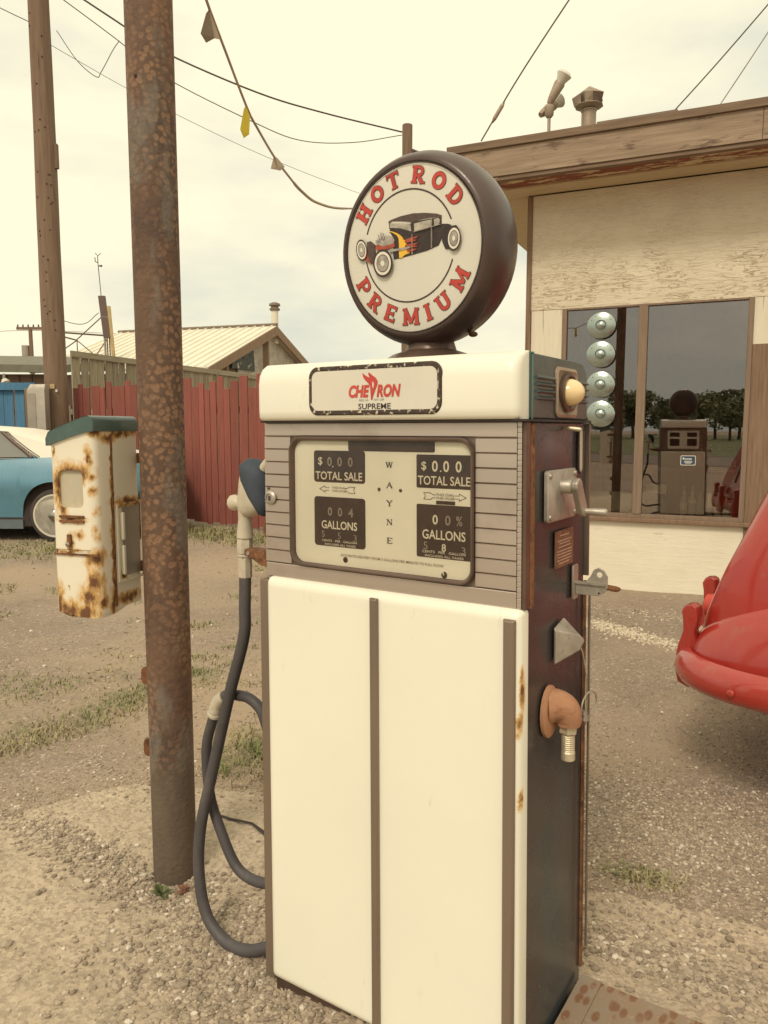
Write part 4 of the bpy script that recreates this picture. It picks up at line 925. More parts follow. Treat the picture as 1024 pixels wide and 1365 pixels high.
nz_ = P_(MB().lathe([(.0165, 0), (.0185, .002), (.0185, .006), (.0165, .008), (.0195, .010), (.0195, .044), (.0150, .052)], 6, (-.1505, .1, 1.010), (0, 0, 1)), 'swivel', m['alu_paint'], bevel=.001)
NZ = MB()
neck = spline([(-.1500, .1, 1.058), (-.1495, .1, 1.09), (-.1470, .1, 1.120), (-.1420, .1, 1.150)], 5)
NZ.tube(neck, [.0165 + .0045 * abs(k / (len(neck) - 1) - .45) * 2 for k in range(len(neck))], 18)
nb = P_(NZ, 'nozzle_neck', m['alu_paint'], smooth=60)
# body: flattened casting, loft of ellipses climbing to the upper right
def ell(c, a, b_, rx, ry, n=16): return [tuple(Vector(c) + Vector(a) * rx * math.cos(2 * math.pi * k / n) + Vector((0, 1, 0)) * ry * math.sin(2 * math.pi * k / n)) for k in range(n)]
body = MB(); sec_ = [((-.140, .1, 1.112), .018, .016), ((-.136, .1, 1.124), .033, .022), ((-.122, .1, 1.136), .048, .026), ((-.114, .1, 1.156), .052, .028), ((-.117, .1, 1.178), .046, .028), ((-.122, .1, 1.198), .038, .026), ((-.120, .1, 1.214), .034, .024)]
body.loft([ell(c, (1, 0, -.12), 0, rx, ry) for c, rx, ry in sec_]); P_(body, 'nozzle_body', m['alu_paint'], smooth=70)
boot = MB(); sec_ = [((-.0905, .1, 1.122), .010, .020), ((-.101, .1, 1.150), .030, .031), ((-.1095, .1, 1.172), .044, .033), ((-.112, .1, 1.198), .046, .032), ((-.110, .1, 1.220), .040, .029), ((-.106, .1, 1.236), .028, .022), ((-.100, .1, 1.244), .012, .010)]
boot.loft([ell(c, (1, 0, -.85 if i < 4 else -.5), 0, rx, ry) for i, (c, rx, ry) in enumerate(sec_)]); P_(boot, 'rubber_boot', m['navy'], smooth=70)
kn = MB(); kn.lathe([(0, 0), (.014, .0), (.0195, .006), (.0195, .018), (.014, .026), (.012, .040)], 10, (-.196, .1, 1.141), (1, 0, 0)); P_(kn, 'nozzle_cap', m['alu_paint'], bevel=.002)
P_(MB().prism([(-.158, 1.166), (-.153, 1.166), (-.149, 1.192), (-.154, 1.194)], lambda u, z: (u, .092, z), lambda u, z: (u, .108, z)), 'latch', m['alu'])
P_(MB().tube([(-.085, .1, 1.226), (-.070, .1, 1.244), (-.02, .1, 1.24)], [.014, .0125, .011], 12), 'spout', m['alu_paint'], smooth=50)
hk = MB(); hk.prism([(-.133, 1.020), (-.130, 1.036), (-.085, 1.034), (-.0, 1.040), (0, .990), (-.080, 1.000), (-.100, 1.010)], lambda u, z: (u, .075, z), lambda u, z: (u, .115, z)); P_(hk, 'rusty_hook', m['rust'], bevel=.003)
P_(MB().lathe([(0, 0), (.0055, 0), (.005, .003), (0, .003)], 10, (-.116, .075, 1.026), (0, -1, 0)), 'hook_bolt', m['alu'])
P_(MB().tube([(-.0, .1, 1.115)] + [(-.062 - .024 * math.sin(R(a)), .1, 1.084 + .030 * math.cos(R(a))) for a in range(0, 181, 20)] + [(0, .1, 1.05)], .0042, 8), 'guard_loop', m['rust'], smooth=60)

# globe
GC = Vector((.0556, 1.6083, 1.6863)); gy, gp = .6257, .0815
GN = Vector((math.sin(gy) * math.cos(gp), math.cos(gy) * math.cos(gp), math.sin(gp))); GH = Vector((math.cos(gy), -math.sin(gy), 0)); GV = GH.cross(GN); GR = .1656
PM = Matrix.Translation((PC.x, PC.y, 0)) @ Matrix.Rotation(-YAW, 4, 'Z'); PMI = PM.inverted()
def G(x, y, off=0): return tuple(PMI @ (GC + GH * x + GV * y + GN * off))           # metres on the face, off > 0 is into the body
def lathe_g(prof, n=64): 
    mb = MB(); mb.loft([[G(r * math.cos(2 * math.pi * k / n), r * math.sin(2 * math.pi * k / n), o) for k in range(n)] for r, o in prof]); return mb
globe = lathe_g([(.150, .012), (.1655, .004), (.169, -.004), (.174, -.004), (.1795, .001), (.184, .008), (.1895, .018), (.1935, .032), (.1955, .050), (.1955, .068), (.1925, .090), (.187, .108), (.178, .124), (.164, .136), (.14, .143), (.09, .146), (.01, .147)]).build('globe_body', m['globe_black'], pump, smooth=60)
lens = lathe_g([(.164, .010), (.1645, .0), (.155, -.0010), (.12, -.0016), (.002, -.0018)]).build('globe_lens', m['lens'], globe, smooth=60)
LZ = -.0024
def ringpoly(r, t_, a0=0, a1=360, cx=0, cy=0, n=72, closed=True):
    pts_ = arc(cx, cy, r, r, a0, a1, n); pts_ = pts_[:-1] if closed else pts_
    return ribbon(pts_, t_, closed)
mb = MB()
vs, fs = ringpoly(.1655, .0022); mb.add([G(x, y, LZ - .0012) for x, y in vs], fs)
for a0, a1 in ((20, 160), (189, 330), (330, 340)):
    vs, fs = ringpoly(.664 * GR, .0030, a0, a1, -.03 * GR, .037 * GR, 40, False); mb.add([G(x, y, LZ) for x, y in vs], fs)
mb.build('ring_line', m['ink'], globe)
mr_ = MB(); mk = MB()
def put_glyph(ch, ang, rad, hgt, flip):
    mk, mr_ = MB(), MB()
    w = GW[ch]; ca, sa = math.cos(R(ang)), math.sin(R(ang)); cx, cy = -.012 * GR, .022 * GR
    for k, (p, t_, closed) in enumerate(GL[ch]):
        for mbx, ex, z in ((mk, .05, LZ - .00005 * k), (mr_, 0, LZ - .0006 - .00006 * k)):
            pp_ = list(p)
            if ex and not closed:
                a_, b_ = Vector(pp_[0]), Vector(pp_[-1]); e0 = (a_ - Vector(pp_[1])).normalized() * ex * .55; e1 = (b_ - Vector(pp_[-2])).normalized() * ex * .55
                pp_[0] = tuple(a_ + e0); pp_[-1] = tuple(b_ + e1)
            vs, fs = ribbon(pp_, t_ + ex, closed); out_ = []
            for gx, gy_ in vs:
                lx, ly = (gx - w / 2) * hgt * 1.10, (gy_ - .5) * hgt
                # radial up (top) or radial down (bottom)
                s_ = -1 if flip else 1; rr = rad + s_ * ly
                ex_ = Vector((ca, sa)); tg_ = Vector((sa, -ca)) * s_
                q_ = ex_ * rr + tg_ * lx; out_.append(G(cx + q_.x, cy + q_.y, z))
            mbx.add(out_, fs)
    lo_ = mk.build('letter_outline', m['ink'], globe); mr_.build('letter', m['red_print'], globe)
for ch, a in (('H', 143.5), ('O', 123), ('T', 104), ('R', 78), ('O', 57), ('D', 36.5)): put_glyph(ch, a, .835 * GR, .195 * GR, False)
for ch, a in (('P', -152), ('R', -132.5), ('E', -113.5), ('M', -91.5), ('I', -73.5), ('U', -56.5), ('M', -33)): put_glyph(ch, a, .832 * GR, .200 * GR, True)
ART = [
 ('body_art', 'art_black', [(-.305, .347), (.023, .295), (.067, .316), (.462, .307), (.459, .23), (.548, .217), (.596, .196), (.514, .175), (.46, .069), (.407, -.012), (.238, -.051), (.031, -.072), (-.164, -.089), (-.254, -.092), (-.266, .008), (-.244, .083), (-.232, .138), (-.29, .23), (-.304, .288)]),
 ('roof_art', 'art_roof', [(-.318, .367), (-.281, .383), (-.12, .406), (.055, .411), (.224, .391), (.39, .357), (.467, .325), (.461, .303), (.338, .322), (.187, .325), (.067, .316), (.023, .295), (.015, .317), (-.123, .347), (-.255, .367), (-.305, .347)]),
 ('glass_art', 'art_glass', [(-.292, .342), (-.107, .321), (.014, .29), (.024, .206), (-.127, .262), (-.29, .293)]),
 ('glass_art', 'art_glass', [(.069, .288), (.186, .298), (.321, .298), (.321, .221), (.182, .21), (.07, .203)]),
 ('glass_art', 'art_glass', [(.357, .296), (.42, .303), (.439, .28), (.434, .24), (.4, .219), (.359, .215)]),
 ('rear_tyre_art', 'art_black', [(.473, .174), (.53, .186), (.66, .185), (.70, .131), (.69, .009), (.634, -.089), (.504, -.065), (.462, .028), (.459, .109)]),
 ('flame_art', 'art_yellow', [(-.315, .255), (-.271, .248), (-.201, .22), (-.149, .189), (-.107, .151), (-.099, .126), (-.065, .114), (-.08, .096), (-.05, .064), (-.077, .04), (-.052, .008), (-.001, -.012), (-.053, -.012), (-.003, -.047), (-.038, -.049), (-.091, -.063), (-.128, -.087), (-.167, -.086), (-.169, -.025), (-.162, .072), (-.165, .149), (-.193, .191), (-.254, .228)]),
 ('flame_lick_art', 'art_red', [(-.073, .116), (.006, .132), (.076, .134), (.136, .135), (.083, .115), (.04, .107), (.108, .097), (.065, .083), (.004, .084), (-.049, .077)]),
 ('flame_lick_art', 'art_red', [(-.067, .059), (.038, .062), (.132, .049), (.054, .036), (.122, .013), (.035, .015), (-.034, .02)]),
 ('flame_lick_art', 'art_red', [(-.053, -.001), (.034, -.003), (.103, -.012), (.033, -.031), (-.037, -.031)]),
 ('engine_art', 'art_red', [(-.525, .114), (-.442, .117), (-.233, .11), (-.227, .06), (-.355, .041), (-.51, .054)]),
 ('engine_art', 'art_grey', [(-.522, .17), (-.437, .194), (-.309, .205), (-.266, .177), (-.233, .124), (-.243, .097), (-.407, .084), (-.487, .123)]),
 ('exhaust_art', 'art_grey', [(-.31, .028), (-.175, .029), (.001, .032), (.009, .01), (-.123, 0), (-.293, .002)]),
 ('axle_art', 'art_red', [(-.725, .075), (-.668, .082), (-.618, -.025), (-.547, -.092), (-.567, -.118), (-.64, -.081), (-.713, -.028)]),
 ('axle_art', 'art_roof', [(-.653, .167), (-.596, .173), (-.534, .122), (-.531, .021), (-.547, -.092), (-.604, -.107), (-.637, -.023), (-.649, .08)]),
 ('seam_art', 'art_glass', [(.039, .169), (.044, .168), (.034, -.068), (.029, -.068)]), ('seam_art', 'art_glass', [(.329, .317), (.334, .318), (.317, -.027), (.312, -.029)]),
 ('seam_art', 'art_glass', [(.07, .196), (.20, .203), (.45, .226), (.45, .221), (.20, .198), (.07, .190)]),
]
for k, (nm, mt, poly) in enumerate(ART):
    mb = MB(); mb.prism([(x * GR, y * GR) for x, y in poly], lambda x, y: G(x, y, LZ - .00022 * k - .0002), lambda x, y: G(x, y, LZ + .0004)); mb.build(nm, m[mt], globe)
def wheel_art(cx, cy, ax, ay, rot, kk, hub=True):
    for j, (s_, mt) in enumerate(((1, 'art_black'), (.84, 'art_white'), (.64, 'art_black'), (.58, 'art_grey'), (.2, 'art_white'))):
        pts_ = []
        for q in range(28):
            a = 2 * math.pi * q / 28; x, y = ax * s_ * math.cos(a), ay * s_ * math.sin(a)
            pts_.append(((cx + x * math.cos(rot) - y * math.sin(rot)) * GR, (cy + x * math.sin(rot) + y * math.cos(rot)) * GR))
        mb = MB(); zz = LZ - .0048 - .0002 * (kk + j); mb.prism(pts_, lambda x, y: G(x, y, zz), lambda x, y: G(x, y, zz + .0002)); mb.build('wheel_art', m[mt], globe)
wheel_art(-.735, .079, .088, .135, .15, 0); wheel_art(-.405, -.124, .150, .170, .1, 6); wheel_art(.640, .035, .095, .142, -.05, 2)
for a_ in ((-.46, .205), (-.42, .225), (-.385, .215)):
    mb = MB(); mb.prism([((a_[0] + dx) * GR, (a_[1] + dy) * GR) for dx, dy in ((-.012, -.05), (.012, -.05), (.014, .02), (-.006, .03))], lambda x, y: G(x, y, LZ - .0048), lambda x, y: G(x, y, LZ - .004)); mb.build('engine_art', m['art_grey'], globe)
# globe seat, strap seam, screw
ST = MB()
seat_c = PMI @ (GC + GN * .08)
ST.lathe([(.108, 1.450), (.106, 1.464), (.085, 1.478), (.055, 1.488), (.045, 1.52)], 32, (seat_c.x, seat_c.y, 0)); ST.build('globe_seat', m['dark_metal'], pump, smooth=40)
ss = MB()
ss.tube([G(.1965 * math.cos(R(92)) * 1.0, .1965 * math.sin(R(92)), o) for o in (.03, .05, .07, .09)] + [G(.19 * math.cos(R(93)), .19 * math.sin(R(93)), .108)], .004, 8); ss.build('globe_clasp', m['dark_metal'], globe, smooth=40)
sc2 = MB(); q_ = G(.10, -.176, .07); sc2.ico(q_, .010, (1, 1, .6), 2); sc2.build('globe_screw', m['rust'], globe)

# steel plate beside the pump
pl = empty('steel_plate', tuple(PO + PX * .95 + PY * .02), -YAW, 'rusty pale steel plate set in the island at the right foot of the pump', 'plate')
MB().box(-.33, -.42, .120, .42, .30, .132).build('plate_sheet', m['plate'], pl, bevel=.002)
MB().box(-.33, -.42, .1325, -.285, .297, .1375).build('edge_strip', m['plate'], pl, bevel=.001)

# ------------------------------------------------------------------ shop building
BO = Vector((2.2256, 6.3008, 0)); BT = .4222
bld = empty('shop_building', tuple(BO), -BT, 'old cream painted shop with wide flat eave and big dark window', 'building')
def Bb(x0, y0, z0, x1, y1, z1, name, mat, **kw): 
    return MB().box(x0, y0, z0, x1, y1, z1).build(name, mat, kw.pop('parent', bld), **kw)
LX, RX = -1.045, 4.2; DEP = 5.5
Bb(LX, 0, 2.335, RX, .12, 3.285, 'upper_wall', m['wall_upper'])
Bb(LX + .003, .004, .02, -.775, .12, 2.3345, 'side_panel', m['wall_side'], bevel=.002)
Bb(.700, .004, 1.975, RX, .12, 2.3345, 'side_panel', m['wall_side'], bevel=.002)
Bb(-.7745, -.003, -.05, .92, .12, .555, 'lower_wall', m['wall_lower'])
Bb(LX - .045, -.012, -.05, LX, .09, 3.285, 'corner_board', m['trim_brown'], bevel=.004)
Bb(LX - .04, .0905, -.05, LX + .02, DEP, 3.285, 'end_wall', m['wall_side'])
Bb(LX, DEP, -.05, RX, DEP + .12, 3.285, 'back_wall', m['interior'])
Bb(LX + .021, .13, 3.2, RX, DEP, 3.25, 'ceiling', m['interior'])
Bb(LX + .021, .13, -.05, RX, DEP, .02, 'shop_floor', m['interior'])
Bb(LX + .0205, .1215, 0, LX + .04, DEP, 3.2, 'inner_wall', m['interior'])
Bb(RX, .0, -.05, RX + .12, DEP, 3.285, 'end_wall', m['wall_side'])
# door surround at right
Bb(.700, -.018, .0, .905, .10, 1.9745, 'door_post', m['trim_brown'], bevel=.004)
dd_ = Bb(.925, .02, .0, 1.95, .06, 1.93, 'door', m['trim_brown'], bevel=.003)
for k in range(5): Bb(.93 + k * .2, .012, .03, 1.115 + k * .2, .0195, 1.90, 'door_board', m['trim_brown'], parent=dd_, bevel=.002)
Bb(.906, -.012, 1.935, 2.1, .08, 1.9745, 'door_lintel', m['trim_brown'], bevel=.003)
Bb(1.96, -.012, 0, 2.1, .08, 1.934, 'door_post', m['trim_brown'], bevel=.003)
Bb(2.1005, .004, -.05, RX, .12, 1.9745, 'lower_wall', m['wall_lower'])
# window
wf = Bb(-.7745, -.010, .580, -.735, .06, 2.334, 'window_frame', m['frame_brown'], bevel=.003)
tag(wf)
Bb(.660, -.010, .580, .6995, .06, 2.334, 'frame_post', m['frame_brown'], parent=wf, bevel=.003)
Bb(-.7345, -.008, 2.318, .6595, .06, 2.334, 'frame_head', m['frame_brown'], parent=wf, bevel=.002)
Bb(-.7345, -.006, .580, .6595, .08, .612, 'frame_foot', m['frame_brown'], parent=wf, bevel=.002)
Bb(-.152, -.012, .612, -.080, .055, 2.318, 'mullion', m['frame_brown'], parent=wf, bevel=.004)
Bb(-.735, .020, .612, -.1525, .026, 2.318, 'window_pane', m['glass'])
Bb(-.0795, .024, .612, .660, .030, 2.318, 'window_pane', m['glass'])
Bb(-.80, -.050, .545, .93, .10, .5795, 'window_sill', m['trim_brown'], bevel=.006)
Bb(-.73, .0305, .560, .66, .42, .613, 'display_shelf', m['trim_brown'])
# eave
OV, OL = -.52, -1.62
Bb(OL, OV, 3.325, 6.0, OV + .03, 3.540, 'fascia_board', m['fascia'], bevel=.003)
Bb(.62 + .06, OV - .001, 3.33, .684, OV, 3.536, 'board_joint', m['dark_gap'])
Bb(OL - .02, OV - .020, 3.5405, 6.0, OV + .05, 3.600, 'roof_cap', m['fascia_dark'], bevel=.004)
Bb(OL, OV + .012, 3.294, 6.0, OV + .070, 3.3245, 'fascia_lip', m['fascia_dark'], bevel=.003)
Bb(OL, OV + .0705, 3.306, 6.0, -.235, 3.322, 'soffit_board', m['board_flaky'], bevel=.002)
Bb(OL + .02, -.2345, 3.292, 6.0, -.012, 3.318, 'frieze_board', m['cream_board'], bevel=.003)
Bb(OL, OV + .0305, 3.325, OL + .03, DEP + .5, 3.540, 'side_fascia', m['fascia'])
Bb(OL + .031, -.2, 3.300, LX - .046, DEP + .4, 3.316, 'side_soffit', m['cream_board'])
Bb(OL, OV + .051, 3.5405, 6.0, DEP + .5, 3.585, 'roof', m['shed_roof'])
Bb(-.45, OV + .0, 3.6005, .12, OV + .3, 3.618, 'roof_patch', m['roof_edge'])
Bb(OL + .031, OV + .071, 3.325, RX + 1, DEP + .4, 3.33, 'soffit_deck', m['cream_board'])
# things on the roof
def at_b(x, y, z): return tuple(BO + Matrix.Rotation(-BT, 3, 'Z') @ Vector((x, y, z)))
fl_ = empty('flood_light', at_b(-.86, -.30, 3.60), 0, 'twin floodlight fixture on a thin conduit above the eave', 'floodlight')
MB().tube([(0, 0, 0), (0, 0, .20)], .013, 8).build('conduit', m['galv_warm'], fl_)
MB().tube([(0, 0, .19), (0, 0, .21), (0, 0, .27), (0, 0, .29)], [.02, .036, .040, .022], 10).build('junction_box', m['galv_warm'], fl_, smooth=40)
def lamp(p0, d, r):
    d = Vector(d).normalized(); p0 = Vector(p0)
    h_ = MB().tube([p0, p0 + d * .03, p0 + d * .15, p0 + d * .165], [.022, .030, .044, .040], 14).build('lamp_holder', m['galv_warm'], fl_, smooth=40)
    MB().tube([p0 + d * .165, p0 + d * .20, p0 + d * .225, p0 + d * .245, p0 + d * .252], [.035, .05, .062, .045, .004], 16).build('bulb', m['sign_plate'], h_, smooth=60)
lamp((.0, 0, .30), (.5, -.25, .95), 1); lamp((-.06, .05, .23), (.85, .35, .75), 1)
vt = empty('roof_vent', at_b(-.575, -.15, 3.67), .4, 'faceted galvanised vent cowl on a short round flue above the eave', 'vent')
MB().lathe([(.058, -.12), (.058, .17), (.063, .175), (.063, .185), (.05, .19)], 16).build('flue', m['galv_warm'], vt, smooth=40)
def PV(k, r, z): a = 2 * math.pi * k / 10; return (r * math.cos(a), r * math.sin(a), z)
for k in range(5):
    t0, v0, t1 = PV(2 * k, .135, .285), PV(2 * k + 1, .085, .30), PV(2 * k + 2, .135, .285)
    mb = MB(); A_ = (0, 0, .37); mb.add([A_, t0, v0, t1, PV(2 * k, .115, .215), PV(2 * k + 1, .075, .21)], [(0, 1, 2), (0, 2, 3), (1, 4, 5, 2)]); mb.build('cowl_panel', m['galv_warm'], vt)
    MB().add([v0, PV(2 * k + 1, .070, .205), PV(2 * k + 2, .105, .215), t1], [(0, 1, 2, 3)]).build('cowl_opening', m['dark_metal'], vt)
MB().lathe([(.05, .19), (.112, .212), (.112, .216), (.05, .2)], 10).build('cowl_ring', m['galv_warm'], vt)

# in the window
def hubcap():
    e = empty('hubcap', (0, 0, 0))
    prof = [(.112, 0), (.118, .003), (.116, .010), (.10, .018), (.07, .026), (.046, .030), (.044, .024), (.040, .026), (.034, .036), (.018, .046), (.0, .049)]
    MB().lathe(prof, 40, (0, 0, 0), (0, -1, 0)).build('disc', m['hubcap'], e, smooth=25)
    mb = MB()
    for k in range(5): a = R(30 + 30 * k); mb.lathe([(0, 0), (.004, 0), (.004, .001), (0, .0012)], 8, (.09 * math.cos(a), -.021, .09 * math.sin(a)), (0, -1, 0))
    mb.build('vent_hole', m['dark_gap'], e); return e
hp = hubcap()
for k, (z, x, lb_) in enumerate(((2.178, -.447, 'topmost of the four hubcaps hung down the left pane, its top edge bent flat'), (1.940, -.445, 'second hubcap from the top in the left window pane'), (1.690, -.438, 'third hubcap down in the left window pane, just above the lowest'), (1.447, -.430, 'lowest of the four round hubcaps in the left window pane'))):
    o = hp if k == 0 else copy_tree(hp)
    o.location = at_b(x, -.012, z); o.rotation_euler = (0, R(7 * k) if k else 0, -BT)
    if k == 0: o.scale = (1, 1, .93)
    tag(o, lb_, 'hubcap', 'hubcaps hung in the shop window')
bt_ = [(.246, 'clear', 1.0, 'tall clear bottle with white label, leftmost on the window ledge'), (.312, 'clear', 1.0, 'tall clear bottle with white neck band, second from the left'), (.372, 'green', .8, 'short green glass bottle right of the two tall ones'), (.440, 'clear', .80, 'short clear bottle in the middle of the right-hand group, fourth from the left'), (.502, 'clear', .82, 'fifth bottle from the left, clear with a long neck'), (.566, 'green', .74, 'rightmost and shortest bottle on the window ledge')]
for k, (x, kind, s_, lb_) in enumerate(bt_):
    e = empty('glass_bottle', at_b(x, .075, .6135), -BT, lb_, 'bottle', 'bottles on the window ledge')
    prof = [(.001, 0), (.026, 0), (.0285, .006), (.0285, .11), (.027, .125), (.016, .165), (.0115, .19), (.0110, .225), (.0135, .228), (.0135, .240), (.010, .242), (.001, .242)]
    MB().lathe([(r, h_ * s_) for r, h_ in prof], 16).build('bottle_glass', m['bottle_' + kind], e, smooth=40)
    if k in (0, 1): MB().lathe([(.0292, .04 if k == 0 else .10), (.0292, .10 if k == 0 else .125)], 16).build('label_band', m['label_white'], e)
    if k in (0, 1): MB().lathe([(.0145, .170), (.0125, .19)], 16).build('neck_band', m['label_white'], e)
dpn = empty('dial_panel', at_b(-.46, .08, .614), -BT, 'pale green metal gauge panel with a half-round scale leaning inside the left pane', 'gauge panel')
mb = MB().prism(rrect(-.24, .29, 0, .172, .05, 5)[:], lambda x, z: (x, 0, z), lambda x, z: (x, .05, z)); mb.build('panel', m['pale_green'], dpn, bevel=.006)
mb = MB()
for k in range(17):
    a = R(12 + 156 * k / 16); mb.prism([(.05 + r * math.cos(a) - q * math.sin(a), .03 + r * math.sin(a) + q * math.cos(a)) for r, q in ((.075, -.002), (.095, -.002), (.095, .002), (.075, .002))], lambda x, z: (x, -.001, z), lambda x, z: (x, 0, z))
mb.build('scale_marks', m['print_white'], dpn)
MB().prism(rrect(-.20, .26, .008, .020, .004, 2), lambda x, z: (x, -.003, z), lambda x, z: (x, .0, z)).build('trim_line', m['chrome'], dpn)
stk = empty('window_sticker', at_b(.268, .022, 1.065), -BT, 'small blue sticker with pale border on the right pane', 'sticker')
MB().prism(rrect(-.058, .058, -.04, .04, .010, 4), lambda x, z: (x, 0, z), lambda x, z: (x, .0008, z)).build('sticker_border', m['label_white'], stk)
MB().prism(rrect(-.053, .053, -.035, .035, .008, 4), lambda x, z: (x, -.0006, z), lambda x, z: (x, 0, z)).build('sticker_face', m['sticker_blue'], stk)
mb = MB()
for x0_, x1_, z_, t_ in ((-.042, -.028, .015, .016), (-.024, -.012, .012, .010), (-.008, .004, .012, .010), (.008, .026, .012, .010), (-.03, .03, -.006, .004), (-.03, .034, -.014, .004), (-.02, .022, -.022, .004)): mb.box(x0_, -.0012, z_ - t_ / 2, x1_, -.0007, z_ + t_ / 2)
mb.build('sticker_print', m['label_white'], stk)
cb = empty('counter_cabinet', at_b(.28, 1.1, .02), -BT, 'dim counter standing inside the shop behind the right pane', 'counter')
MB().box(-.5, 0, 0, 1.2, .5, .9).build('counter_body', m['trim_brown'], cb); MB().box(-.52, -.02, .901, 1.22, .52, .93).build('counter_top', m['interior'], cb)
rc = empty('register', at_b(.45, 1.25, .951), -BT, 'old dark cash register on the shop counter inside', 'register')
MB().loft([[(-.2, 0, 0), (.2, 0, 0), (.2, .3, 0), (-.2, .3, 0)], [(-.2, .02, .16), (.2, .02, .16), (.2, .3, .16), (-.2, .3, .16)], [(-.16, .16, .33), (.16, .16, .33), (.16, .3, .33), (-.16, .3, .33)]]).build('register_body', m['dark_metal'], rc, bevel=.01)
for k in range(4):
    for j in range(3): MB().lathe([(.008, 0), (.014, .012), (0, .014)], 8, (-.12 + .08 * k, .04 + .035 * j, .17 + .035 * j), (0, -.6, .8)).build('key', m['label_white'], rc)
tg = empty('paper_tag', at_b(.02, .20, .78), -BT - .2, 'torn white paper card standing on a dark box in the right pane', 'paper card')
MB().prism([(-.085, 0), (.08, -.01), (.085, .06), (.06, .075), (-.06, .08), (-.09, .06)], lambda x, z: (x, 0, z), lambda x, z: (x, .004, z)).build('card', m['label_white'], tg)
bx_ = MB().box(-.09, 0, 0, .10, .16, .18); o = bx_.build('dark_box', m['dark_gap'], None, bevel=.006); o.location = at_b(.02, .215, .600); o.rotation_euler = (0, 0, -BT); tag(o, 'dark brown box on the ledge behind the torn white card', 'box')

# ------------------------------------------------------------------ utility poles and wires
def pole(name, loc, r0, r1, h, label, lean=0):
    e = empty(name, loc, 0, label, 'utility pole', None)
    N_ = 24; zs = np.linspace(-.1, h, 40); mb = MB(); loops = []
    for z in zs:
        r = r0 + (r1 - r0) * z / h
        loops.append([((r * (1 + .03 * math.sin(3 * a + z) + .02 * math.sin(7 * a + 2 * z) - (.12 if abs(((a - 4.9) + math.pi) % (2 * math.pi) - math.pi) < .08 else 0))) * math.cos(a) + lean * z, r * math.sin(a), z) for a in [2 * math.pi * k / N_ for k in range(N_)]])
    mb.loft(loops); mb.build('timber', m['pole_wood'], e, smooth=50); return e
u1 = pole('utility_pole', (-5.07, 11.9, 0), .175, .14, 9.5, 'weathered timber utility pole beside the red fence, leftmost foreground pole', 0.0)
mb = MB()
for k in range(34): a = random.uniform(4.0, 5.6); z = random.uniform(1.5, 8); r = .172 - .0035 * z; mb.lathe([(0, 0), (.012, 0), (.012, .008), (0, .010)], 6, (r * math.cos(a), r * math.sin(a), z), (math.cos(a), math.sin(a), 0))
mb.build('nail_heads', m['dark_gap'], u1)['kind'] = 'stuff'
MB().box(-.02, -.180, 1.93, .05, -.168, 2.0).build('pole_tag', m['pole_yellow'], u1); MB().box(.06, -.172, 1.88, .09, -.160, 1.92).build('pole_tag', m['label_white'], u1)
MB().box(.12, -.04, 5.2, .19, .03, 5.55).build('wire_clamp', m['pole_wood'], u1)
gb = empty('meter_box', (-5.18, 11.6, 0), 0, 'pale grey sheet metal guard standing against the utility pole', 'meter box')
MB().loft([[(-.17, -.09, 0), (.10, -.09, 0), (.10, .08, 0), (-.17, .08, 0)], [(-.17, -.09, 1.90), (.10, -.09, 1.90), (.10, .08, 1.90), (-.17, .08, 1.90)], [(-.13, -.05, 1.99), (.10, -.05, 1.99), (.10, .08, 1.99), (-.13, .08, 1.99)]]).build('guard_box', m['galv'], gb, bevel=.01)
MB().box(-.168, -.096, .6, -.04, -.0905, 1.85).build('guard_flange', m['galv'], gb)
gp_ = MB().box(-.04, -.04, 0, .04, .04, 1.93).build('fence_post', m['trim_brown'], None, bevel=.006); gp_.location = (-5.44, 11.75, 0); tag(gp_, 'thin brown timber post between the blue boards and the grey guard', 'post')
u2 = pole('utility_pole', (.41, 14, 0), .10, .088, 6.62, 'distant timber pole whose top shows just above the globe', 0)
def wire(name, pts_, r, mat, label, cat='wire', group=None, sag=0):
    o = MB().tube(spline(pts_, 6), r, 6).build(name, mat); tag(o, label, cat, group); return o
WG = 'overhead wires between the timber poles'
def sc_to(p, y): k = y / p[1]; return (p[0] * k, y, CAM_H + (p[2] - CAM_H) * k)
wire('overhead_wire', [sc_to((-4.30, 9.8, 6.9), 11.9), sc_to((-4.059, 9.8, 6.75), 11.9), sc_to((-3.573, 10.8, 6.731), 12.2), sc_to((-3.044, 11.2, 6.52), 12.4), (-2.012, 12.7, 6.62), (-1.039, 13.5, 6.632), (.316, 14.0, 6.503)], .013, m['wire'], 'thick twisted dark cable, uppermost of the wires to the far pole', group=WG)
wire('overhead_wire', [sc_to((-4.05, 9.8, 6.6), 11.9), sc_to((-3.582, 10.8, 6.505), 12.2), sc_to((-3.054, 11.2, 6.195), 12.4), (-2.137, 12.7, 6.2), (-1.403, 13.3, 6.112), (-.546, 13.8, 6.255), (.316, 14.0, 6.452)], .007, m['wire'], 'middle wire sagging to the far pole below the thick cable', group=WG)
wire('overhead_wire', [sc_to((-4.046, 9.8, 5.956), 11.9), sc_to((-3.67, 11.0, 6.039), 12.6), (-3.265, 12.8, 6.3), (-2.191, 13.8, 6.08), (-1.023, 15.0, 5.965), (-.194, 17.0, 6.29), (1.5, 20, 7.0)], .0045, m['wire_pale'], 'thin pale wire, lowest of those leaving the timber pole', group=WG)
wire('overhead_wire', [sc_to((-4.25, 9.8, 6.20), 11.9), (-6.6, 11.5, 7.75), (-8.5, 11, 8.1)], .006, m['wire'], 'short wire running left off the timber pole top', group=WG)
wire('overhead_wire', [(-9.6, 22, 3.98 + .55), (-8.4, 21.5, 4.20), (-7.45, 20.3, 4.33)], .010, m['wire'], 'faint wire from the left to the brown slab tower', group=WG)
